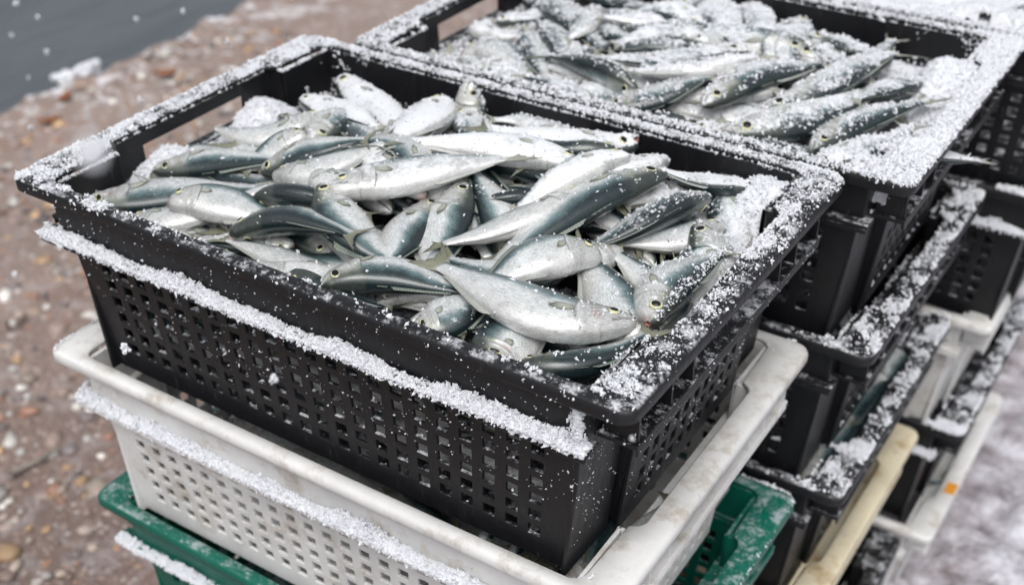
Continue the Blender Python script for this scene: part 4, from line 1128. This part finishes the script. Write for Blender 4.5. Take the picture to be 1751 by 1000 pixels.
def top_snow(zone, n, dens, rlo, rhi, nzmin=.15, ztop=.3, clump=True, lift=.3):
    """drop crumbs straight down over a rectangle; dens(x,y,z,is_fish) in 0..1 decides whether one stays"""
    C, R = [], []
    xs = rng.uniform(zone[0], zone[1], n); ys = rng.uniform(zone[2], zone[3], n); q = rng.random(n); rr = rng.random(n)
    for i in range(n):
        h = cast((xs[i], ys[i], ztop), (0, 0, -1))
        if h is None: continue
        loc, nrm, idx = h
        if nrm.z < nzmin: continue
        if q[i] > dens(loc.x, loc.y, loc.z, idx < nfish_faces) * min(1, (nrm.z - nzmin) * 2.5 + .15): continue
        r_ = rlo + (rhi - rlo) * rr[i] ** 2.2
        C.append((loc.x, loc.y, loc.z + r_ * lift)); R.append(r_)
    return C, R
def clump(x, y, s, lo, hi, seed=0.0):
    v = NZ(Vector((x * s, y * s, seed))) * .65 + NZ(Vector((x * s * 2.7, y * s * 2.7, seed + 5))) * .35
    t = min(1, max(0, (v - lo) / (hi - lo))); return t * t * (3 - 2 * t)

# foreground crate: rim and fish
def dens_front(x, y, z, isf):
    if isf:
        base = .014 + max(0, y + .02) * .7 + max(0, x - .14) * 1.1
        return min(1, base + .75 * clump(x, y, 70, .12, .5, 3) * (.12 + min(.85, max(0, y + .03) * 4.5 + max(0, x - .12) * 2.5)))
    if z < -.01: return .25 + .5 * clump(x, y, 40, 0, .4, 8)
    k = clump(x, y, 45, -.05, .35, 2)
    if y < -.176:                     # front lip: mostly bare, clots towards both corners
        c = .95 if (x < -.18) else (.55 if x > .20 else .20)
        c *= clump(x, y, 60, -.15, .3, 4) if x < -.1 else clump(x, y, 75, .15, .45, 4)
        return .006 + c
    if x > .24: return (.08 + .85 * k) * (.50 if y < .0 else .85) * (.45 if x > .2915 else 1)
    if x < -.24: return .16 + .8 * clump(x, y, 45, -.15, .3, 2)
    return .28 + .7 * k
C1, R1 = top_snow((-.31, .31, -.196, .197), 60000, dens_front, .0007, .0019)
C2, R2 = top_snow((.255, .302, -.195, .195), 34000, lambda x, y, z, f: dens_front(x, y, z, f), .0004, .0018, lift=.9)
C3, R3 = top_snow((-.302, -.255, -.195, .195), 28000, lambda x, y, z, f: dens_front(x, y, z, f), .0005, .0019, lift=1.0)
C4, R4 = top_snow((-.3, .3, -.194, -.176), 9000, lambda x, y, z, f: dens_front(x, y, z, f), .0009, .0022, lift=.9)
C5, R5 = top_snow((-.3, .3, .172, .194), 14000, lambda x, y, z, f: dens_front(x, y, z, f), .0007, .0018, lift=.9)
grains('snow', C1 + C2 + C3 + C4 + C5, R1 + R2 + R3 + R4 + R5, 'loose snow crumbs on the fish and rim of the foreground black crate', 11)

def ledge_snow(key, side, x0, x1, n, width, height, gaps=0.0, seed=0, ybase=.1915, zb=-.0475):
    ox, oy, oz = crates[key][1:]
    C, R = [], []
    for _ in range(n):
        x = rng.uniform(x0, x1); b = abs(rng.normal(0, .45)); b = min(b, 1.3)
        g = .52 + 1.15 * NZ(Vector((x * 19, seed, 1.3))) + .45 * NZ(Vector((x * 95, seed, 4.3)))
        if gaps and g < gaps: continue
        g = max(.07, g)
        if rng.random() > g * 2.2 + .25: continue
        yy = ybase - rng.uniform(-.0012, width)
        hmax = height * g * (1 - .55 * b / 1.3) * (1 + .5 * NZ(Vector((x * 300, yy * 300, 2))))
        z = rng.uniform(0, 1) ** .8 * hmax * (.35 + .65 * (ybase + .0012 - yy) / width) - .001
        if rng.random() < .07: z -= rng.uniform(0, .005); yy = ybase + rng.uniform(0, .0012)
        r_ = .0009 + .0018 * rng.random() ** 2
        C.append((ox + x, oy + side * yy, oz + zb + z)); R.append(r_)
    return C, R
a = ledge_snow('s1_0', -1, -.276, .266, 22000, .0090, .0082, seed=1.1)
b = ([], [])
# snow blown up against the near corner post of the band
for _ in range(1600):
    z = rng.uniform(0, 1); b[0].append((.2575 + rng.normal(0, .0022) * (1.4 - z), -.1850 - rng.uniform(0, .003), -.046 + z * .040)); b[1].append(.0006 + .0010 * rng.random() ** 2)
grains('snow', a[0] + b[0], a[1] + b[1], 'ridge of crumbly snow on the front ledge of the foreground black crate', 12)
a = ledge_snow('s1_1', -1, -.272, .268, 26000, .0100, .0100, seed=5.1)
grains('snow', *a, 'ridge of snow on the front ledge of the white crate', 13)
a = ledge_snow('s1_2', -1, -.276, .1, 12000, .0090, .0085, seed=9.1)
C1, R1 = top_snow((-.31, .31, -.21, -.1), 16000, lambda x, y, z, f: (.75 * clump(x, y, 55, .12, .4, 7) + .02) if z < -.30 and y < -.17 else (.25 * clump(x, y, 60, .1, .4, 1) if z < -.15 else 0), .0007, .0017)
grains('snow', a[0] + C1, a[1] + R1, 'patches of snow on the rims of the dark green and white crates', 14)
a = ledge_snow('s1_0', 1, -.27, .27, 10, .008, .01)

# flecks blown onto upright plastic faces
def side_flecks(n, org, d, rlo, rhi, keep):
    C, R = [], []
    for _ in range(n):
        o = org()
        h = cast(o, d)
        if h is None: continue
        loc, nrm, idx = h
        if rng.random() > keep(loc, nrm, idx < nfish_faces): continue
        r_ = rlo + (rhi - rlo) * rng.random() ** 3
        C.append(tuple(loc + nrm * r_ * .3)); R.append(r_)
    return C, R
s1 = side_flecks(1300, lambda: (rng.uniform(-.29, .29), -.5, rng.uniform(-.02, .14)), (0, .95, -.3), .0004, .0014, lambda l, n, f: .8 if (l.y < -.15 and not f and l.z > -.2) else 0)
s2 = side_flecks(16000, lambda: (rng.uniform(-.26, .26), 0, rng.uniform(-.055, .02)), (0, 1, -.02), .0005, .0022, lambda l, n, f: (.12 + .9 * clump(l.x, l.z, 60, .0, .4, 3)) * (.35 + .65 * min(1, max(0, (l.x + .25) * 3))) if abs(n.y) > .5 and l.y > .15 and not f else 0)
s3 = side_flecks(5000, lambda: (.6, rng.uniform(-.2, .2), rng.uniform(-.12, .02)), (-1, 0, -.12), .0004, .0012, lambda l, n, f: .35 * clump(l.y, l.z, 40, -.1, .4, 3) + .05 if l.x > .23 and not f else 0)
s4 = side_flecks(12000, lambda: (rng.uniform(-.2, .31), .40, rng.uniform(-.06, .02)), (0, 1, -.02), .0008, .0028, lambda l, n, f: (.15 + .9 * clump(l.x, l.z, 50, .0, .4, 6)) if abs(n.y) > .5 and not f and l.y > .5 else 0)
s5 = side_flecks(2500, lambda: (0, rng.uniform(-.17, .17), rng.uniform(-.055, -.004)), (-1, 0, -.02), .0006, .002, lambda l, n, f: .9 * clump(l.y, l.z, 50, .05, .4, 6) if not f else 0)
fl = [s1, s2, s3, s4, s5]
grains('snow', sum([f[0] for f in fl], []), sum([f[1] for f in fl], []), 'white flecks of snow stuck to the upright faces of the black crates', 15)

# second crate and the stacks beside it
def dens_second(x, y, z, isf):
    if isf: return .10 + .55 * clump(x, y, 60, .0, .4, 3)
    if z > -.02: return .55 + .45 * clump(x, y, 40, -.3, .2, 2)
    return .5
C1, R1 = top_snow((-.26, .37, .19, .60), 90000, dens_second, .0008, .0024, lift=.6)
C2, R2 = top_snow((.30, .37, .195, .60), 26000, lambda x, y, z, f: .95 if z > -.02 else 0, .0009, .0024, lift=1.2)
grains('snow', C1 + C2, R1 + R2, 'snow crumbs over the fish and rims of the second black crate', 16)
def dens_low(x, y, z, isf):
    if z > -.1: return 0
    k = clump(x, y, 38, -.05, .3, 12)
    if isf: return .1
    return .05 + .95 * k
def slanted(n, zone, d, dens, rlo, rhi):
    C, R = [], []
    for _ in range(n):
        p = (rng.uniform(zone[0], zone[1]), rng.uniform(zone[2], zone[3]), zone[4])
        o = (p[0] - d[0], p[1] - d[1], p[2] - d[2])
        h = cast(o, d)
        if h is None: continue
        loc, nrm, idx = h
        if nrm.z < .5 or idx < nfish_faces: continue
        if rng.random() > dens(loc.x, loc.y, loc.z, False): continue
        r_ = rlo + (rhi - rlo) * rng.random() ** 2
        C.append((loc.x, loc.y, loc.z + r_ * .9)); R.append(r_)
    return C, R
CC, RR = [], []
for lev in (1, 2):
    a_, b_ = slanted(26000, (.26, .37, .19, .60, -lev * PITCH), (-.35, -.1, -.25), lambda x, y, z, f: dens_low(x, y, z, f) if abs(z + lev * PITCH) < .01 else 0, .0010, .0028)
    CC += a_; RR += b_
for key in ('s3_1', 's3_3'):
    ox, oy, oz = crates[key][1:]
    a_, b_ = slanted(22000, (ox + .2, ox + .31, oy - .2, oy + .2, oz), (-.35, -.1, -.25), lambda x, y, z, f: dens_low(x, y, z, f), .0012, .0034)
    c_, d_ = ledge_snow(key, -1, .0, .27, 7000, .010, .012, seed=oz)
    CC += a_ + c_; RR += b_ + d_
    a_, b_ = slanted(12000, (ox - .1, ox + .31, oy - .197, oy - .17, oz), (0, .45, -.25), lambda x, y, z, f: .8, .0010, .003)
    CC += a_; RR += b_
grains('snow', CC, RR, 'snow clinging to the end bars of the lower black crates at the right', 17)

def blanket(name, x0, x1, y0, y1, thick, label, res=.0022, amp=.0022, soft=5, zmin=-.06, zmax=9.0, jump=.016):
    """a soft layer of snow: follows what it lies on, with a rough crumbly top, tucked under at its edge"""
    nx, ny = int((x1 - x0) / res) + 1, int((y1 - y0) / res) + 1
    gx, gy = np.linspace(x0, x1, nx), np.linspace(y0, y1, ny)
    H = np.full((nx, ny), -1.0)
    for i in range(nx):
        for j in range(ny):
            h = cast((gx[i], gy[j], .3), (0, 0, -1))
            if h and zmin < h[0].z < zmax: H[i, j] = h[0].z
    bad = H < -.9
    Q = np.pad(np.where(bad, -.06, H), 2, mode='edge'); nb_ = np.stack([Q[2 + i:Q.shape[0] - 2 + i, 2 + j:Q.shape[1] - 2 + j] for i in (-2, 0, 2) for j in (-2, 0, 2)])
    cliff = (nb_.max(0) - nb_.min(0)) > jump
    H[bad] = -.06
    H0 = H.copy()
    for _ in range(soft):
        P = np.pad(H, 1, mode='edge')
        H = np.maximum((P[:-2, 1:-1] + P[2:, 1:-1] + P[1:-1, :-2] + P[1:-1, 2:] + 2 * H) / 6, H0 * .7 + H * .3)
    Z = np.zeros_like(H); M = np.zeros_like(H)
    for i in range(nx):
        for j in range(ny):
            x, y = gx[i], gy[j]
            t = thick(x, y) + .25 * abs(thick(x, y)) * NZ(Vector((x * 40, y * 40, 3)))
            M[i, j] = t
            Z[i, j] = H[i, j] + t + amp * (NZ(Vector((x * 160, y * 160, 1))) + .6 * NZ(Vector((x * 420, y * 420, 2)))) * (1 if t > 0 else .2)
    idx = np.arange(nx * ny).reshape(nx, ny)
    V = np.stack([np.repeat(gx, ny), np.tile(gy, nx), Z.ravel()], -1)
    F = np.stack([idx[:-1, :-1], idx[1:, :-1], idx[1:, 1:], idx[:-1, 1:]], -1).reshape(-1, 4)
    ok = (M.ravel()[F] > -.003).any(1) & ~((bad | cliff).ravel()[F].any(1))
    o = mesh_np(name, V, F[ok], M_SNOW)
    tag(o, label, 'snow', kind='stuff')
    C, R = [], []
    zi = np.argwhere((M > .0002) & ~bad & ~cliff); pick = zi[rng.integers(0, len(zi), min(26000, len(zi) * 3))]
    for i, j in pick:
        C.append((gx[i] + rng.uniform(-res, res), gy[j] + rng.uniform(-res, res), Z[i, j] + rng.uniform(-.0005, .0012))); R.append(rng.uniform(.0007, .0020))
    return C, R
def gauss(x, y, cx, cy, sx, sy, rot=0):
    c, s = math.cos(rot), math.sin(rot); u = (x - cx) * c + (y - cy) * s; v = -(x - cx) * s + (y - cy) * c
    return math.exp(-(u / sx) ** 2 - (v / sy) ** 2)
def mound(x0, x1, y0, y1, zfun, label, res=.0016, amp=.0016):
    """a heap of snow with a rough crumbly skin, lying in among the fish"""
    nx, ny = int((x1 - x0) / res) + 1, int((y1 - y0) / res) + 1
    gx, gy = np.linspace(x0, x1, nx), np.linspace(y0, y1, ny); Z = np.zeros((nx, ny))
    for i in range(nx):
        for j in range(ny):
            x, y = gx[i], gy[j]
            Z[i, j] = zfun(x, y) + .005 * NZ(Vector((x * 34, y * 34, 4))) + amp * (1.3 * NZ(Vector((x * 150, y * 150, 1))) + NZ(Vector((x * 400, y * 400, 2))))
    idx = np.arange(nx * ny).reshape(nx, ny)
    V = np.stack([np.repeat(gx, ny), np.tile(gy, nx), Z.ravel()], -1)
    F = np.stack([idx[:-1, :-1], idx[1:, :-1], idx[1:, 1:], idx[:-1, 1:]], -1).reshape(-1, 4)
    keep = (Z.ravel()[F] > -.055).any(1)
    tag(mesh_np('snow', V, F[keep], M_SNOW), label, 'snow', kind='stuff')
    C, R = [], []
    for _ in range(int(nx * ny * .9)):
        i, j = rng.integers(0, nx), rng.integers(0, ny)
        if Z[i, j] < -.05: continue
        r_ = .0006 + .0018 * rng.random() ** 2
        C.append((gx[i] + rng.uniform(-res, res), gy[j] + rng.uniform(-res, res), Z[i, j] + rng.uniform(-.0004, .0010))); R.append(r_)
    return C, R
def gs(v, c, s): return math.exp(-((v - c) / s) ** 2)
CA, RA = mound(.17, .259, .02, .1765, lambda x, y: -.066 + .062 * gs(y, .150, .058) * ss(.165, .240, x), 'deep snow heaped in the right back corner of the foreground crate')
CB, RB = mound(-.274, -.19, -.100, .100, lambda x, y: -.058 + .030 * ss(-.195, -.255, x) * (gs(y, -.05, .05) + 1.15 * gs(y, .075, .035)), 'snow caught at the left end of the foreground crate')
CD, RD = mound(.22, .326, .225, .568, lambda x, y: -.066 + .066 * ss(.235, .295, x) * max(gs(y, .475, .10), .95 * gs(y, .25, .03)) + .03 * gs(x, .23, .03) * gs(y, .54, .03), 'deep snow drifted against the right end of the second crate', res=.002)
CE, RE = blanket('snow', .0, .46, .585, .80, lambda x, y: .012 + .006 * n3(x, y, 0, 22), 'thick snow over the top crate of the farthest stack', res=.0045, amp=.0016, zmin=-.05, jump=.04)
grains('snow', CA + CB, RA + RB, 'crumbs lying on the snow heaps of the foreground crate', 21)
grains('snow', CD + CE, RD + RE, 'crumbs lying on the snow drifts of the farther crates', 22)

# ------------------------------------------------------------------ small things on the quay
def leaf(u, v, s, rot, label):
    p = unproject(u, v, GZ + .012)
    a, b = np.meshgrid(np.linspace(-1, 1, 13), np.linspace(-1, 1, 9), indexing='ij')
    w_ = .45 * (1 - np.abs(a) ** 2.2) * (1 + .25 * np.sin(a * 11))
    X = a * s; Y = b * w_ * s; Zt = .25 * s * b ** 2 + .15 * s * a ** 2 + .04 * s * np.sin(a * 7 + b * 3)
    V = np.stack([X, Y, Zt], -1).reshape(-1, 3); V2 = V - [0, 0, .0012]
    i = np.arange(117).reshape(13, 9); q = np.stack([i[:-1, :-1], i[1:, :-1], i[1:, 1:], i[:-1, 1:]], -1).reshape(-1, 4)
    bd = np.concatenate([i[:, 0], i[-1, 1:], i[::-1, -1][1:], i[0, ::-1][1:-1]]); nb = np.roll(bd, -1)
    F = np.concatenate([q, q[:, ::-1] + 117, np.stack([nb, bd, bd + 117, nb + 117], -1)])
    o = mesh_np('dead_leaf', np.vstack([V, V2]), F, M_LEAF)
    o.location = p; o.rotation_euler = (0, 0, rot); tag(o, label, 'leaf', 'dead leaves on the quay')
leaf(283, 128, .034, .5, 'rust orange leaf highest up on the quay')
leaf(112, 168, .030, 2.0, 'orange leaf at the snowy edge by the water')
leaf(85, 208, .030, 1.2, 'faded orange leaf below the snowy edge, left side')
def twig(pts, r0, label):
    P = np.array(pts); k = 8; n = len(P); rings = []
    for i, p in enumerate(P):
        r = r0 * (1 - .6 * i / n) * (1 + .2 * math.sin(i * 2.1))
        a = np.linspace(0, 2 * math.pi, k, endpoint=False)
        t = P[min(i + 1, n - 1)] - P[max(i - 1, 0)]; t = t / np.linalg.norm(t); s_ = np.cross(t, [0, 0, 1]); s_ /= np.linalg.norm(s_); u_ = np.cross(s_, t)
        rings.append(p + r * (np.cos(a)[:, None] * s_ + np.sin(a)[:, None] * u_))
    V = np.concatenate(rings); V = np.vstack([V, P[0], P[-1]]); F = lathe_faces(n, k)
    e0 = np.stack([np.full(k, n * k), np.roll(np.arange(k), -1), np.arange(k)], -1); e1 = np.stack([np.full(k, n * k + 1), np.arange(k) + (n - 1) * k, np.roll(np.arange(k), -1) + (n - 1) * k], -1)
    tag(mesh_np('twig', V, [F, e0, e1], M_TWIG), label, 'twig')
twig([unproject(18 + 9 * i, 812 - 5.2 * i - 2 * math.sin(i), GZ + .012) for i in range(10)], .006, 'bare grey twig on the pebbly paving at the lower left')

# ------------------------------------------------------------------ snow falling
def flake(u, v, dist, r, label, stretch=1.0, n=26, seed=0):
    rr = np.random.default_rng(seed)
    p = along_ray(u, v, dist)
    C = rr.normal(size=(n, 3)) * r * .24; C[:, 2] *= stretch * 1.5
    V, F = blobs(C, rr.uniform(.18, .42, n) * r, (.5, 1), seed + 1)
    o = mesh_np('snowflake', V, F, M_SNOW, None, False); o.location = p
    o.rotation_euler = (.5, .35, .2)
    tag(o, label, 'snowflake', 'snowflakes in the air')
flake(155, 258, .27, .0046, 'large blurred snowflake close in front of the left corner of the foreground crate', 1.3, 40, 1)
flake(470, 650, .70, .0036, 'elongated snowflake in front of the perforated wall, left of centre', 2.0, 26, 2)
flake(214, 594, .80, .0040, 'snowflake in front of the lower left of the perforated wall', 2.0, 26, 3)
flake(1080, 748, .60, .0018, 'small snowflake in front of the near corner of the foreground crate', 1.6, 20, 4)
for i, (u, v, d, r, lb) in enumerate([(80, 88, 1.9, .0050, 'brightest snowflake over the dark water'), (28, 6, 1.9, .0055, 'snowflake at the very top left over the water'),
        (64, 30, 2.2, .0042, 'faint snowflake over the water, upper left'), (312, 20, 1.7, .0040, 'snowflake over the water close to the quay edge'), (234, 34, 2.2, .0042, 'snowflake in the middle of the water'),
        (20, 60, 2.3, .0040, 'faint snowflake at the left edge over the water'), (48, 132, 2.1, .0032, 'lowest snowflake over the water'), (390, 72, 1.5, .0040, 'snowflake in front of the upper quay'),
        (238, 170, 1.5, .0038, 'snowflake in front of the quay, above the left crate end'), (52, 218, 1.5, .0036, 'snowflake in front of the quay at the left edge'), (172, 268, 1.4, .0036, 'snowflake beside the large blurred one'),
        (25, 468, 1.5, .0038, 'snowflake over the paving left of the perforated wall')]):
    flake(u, v, d, r * 1.25, lb, 1.3, 20, 10 + i)
print('objects', len(bpy.data.objects))
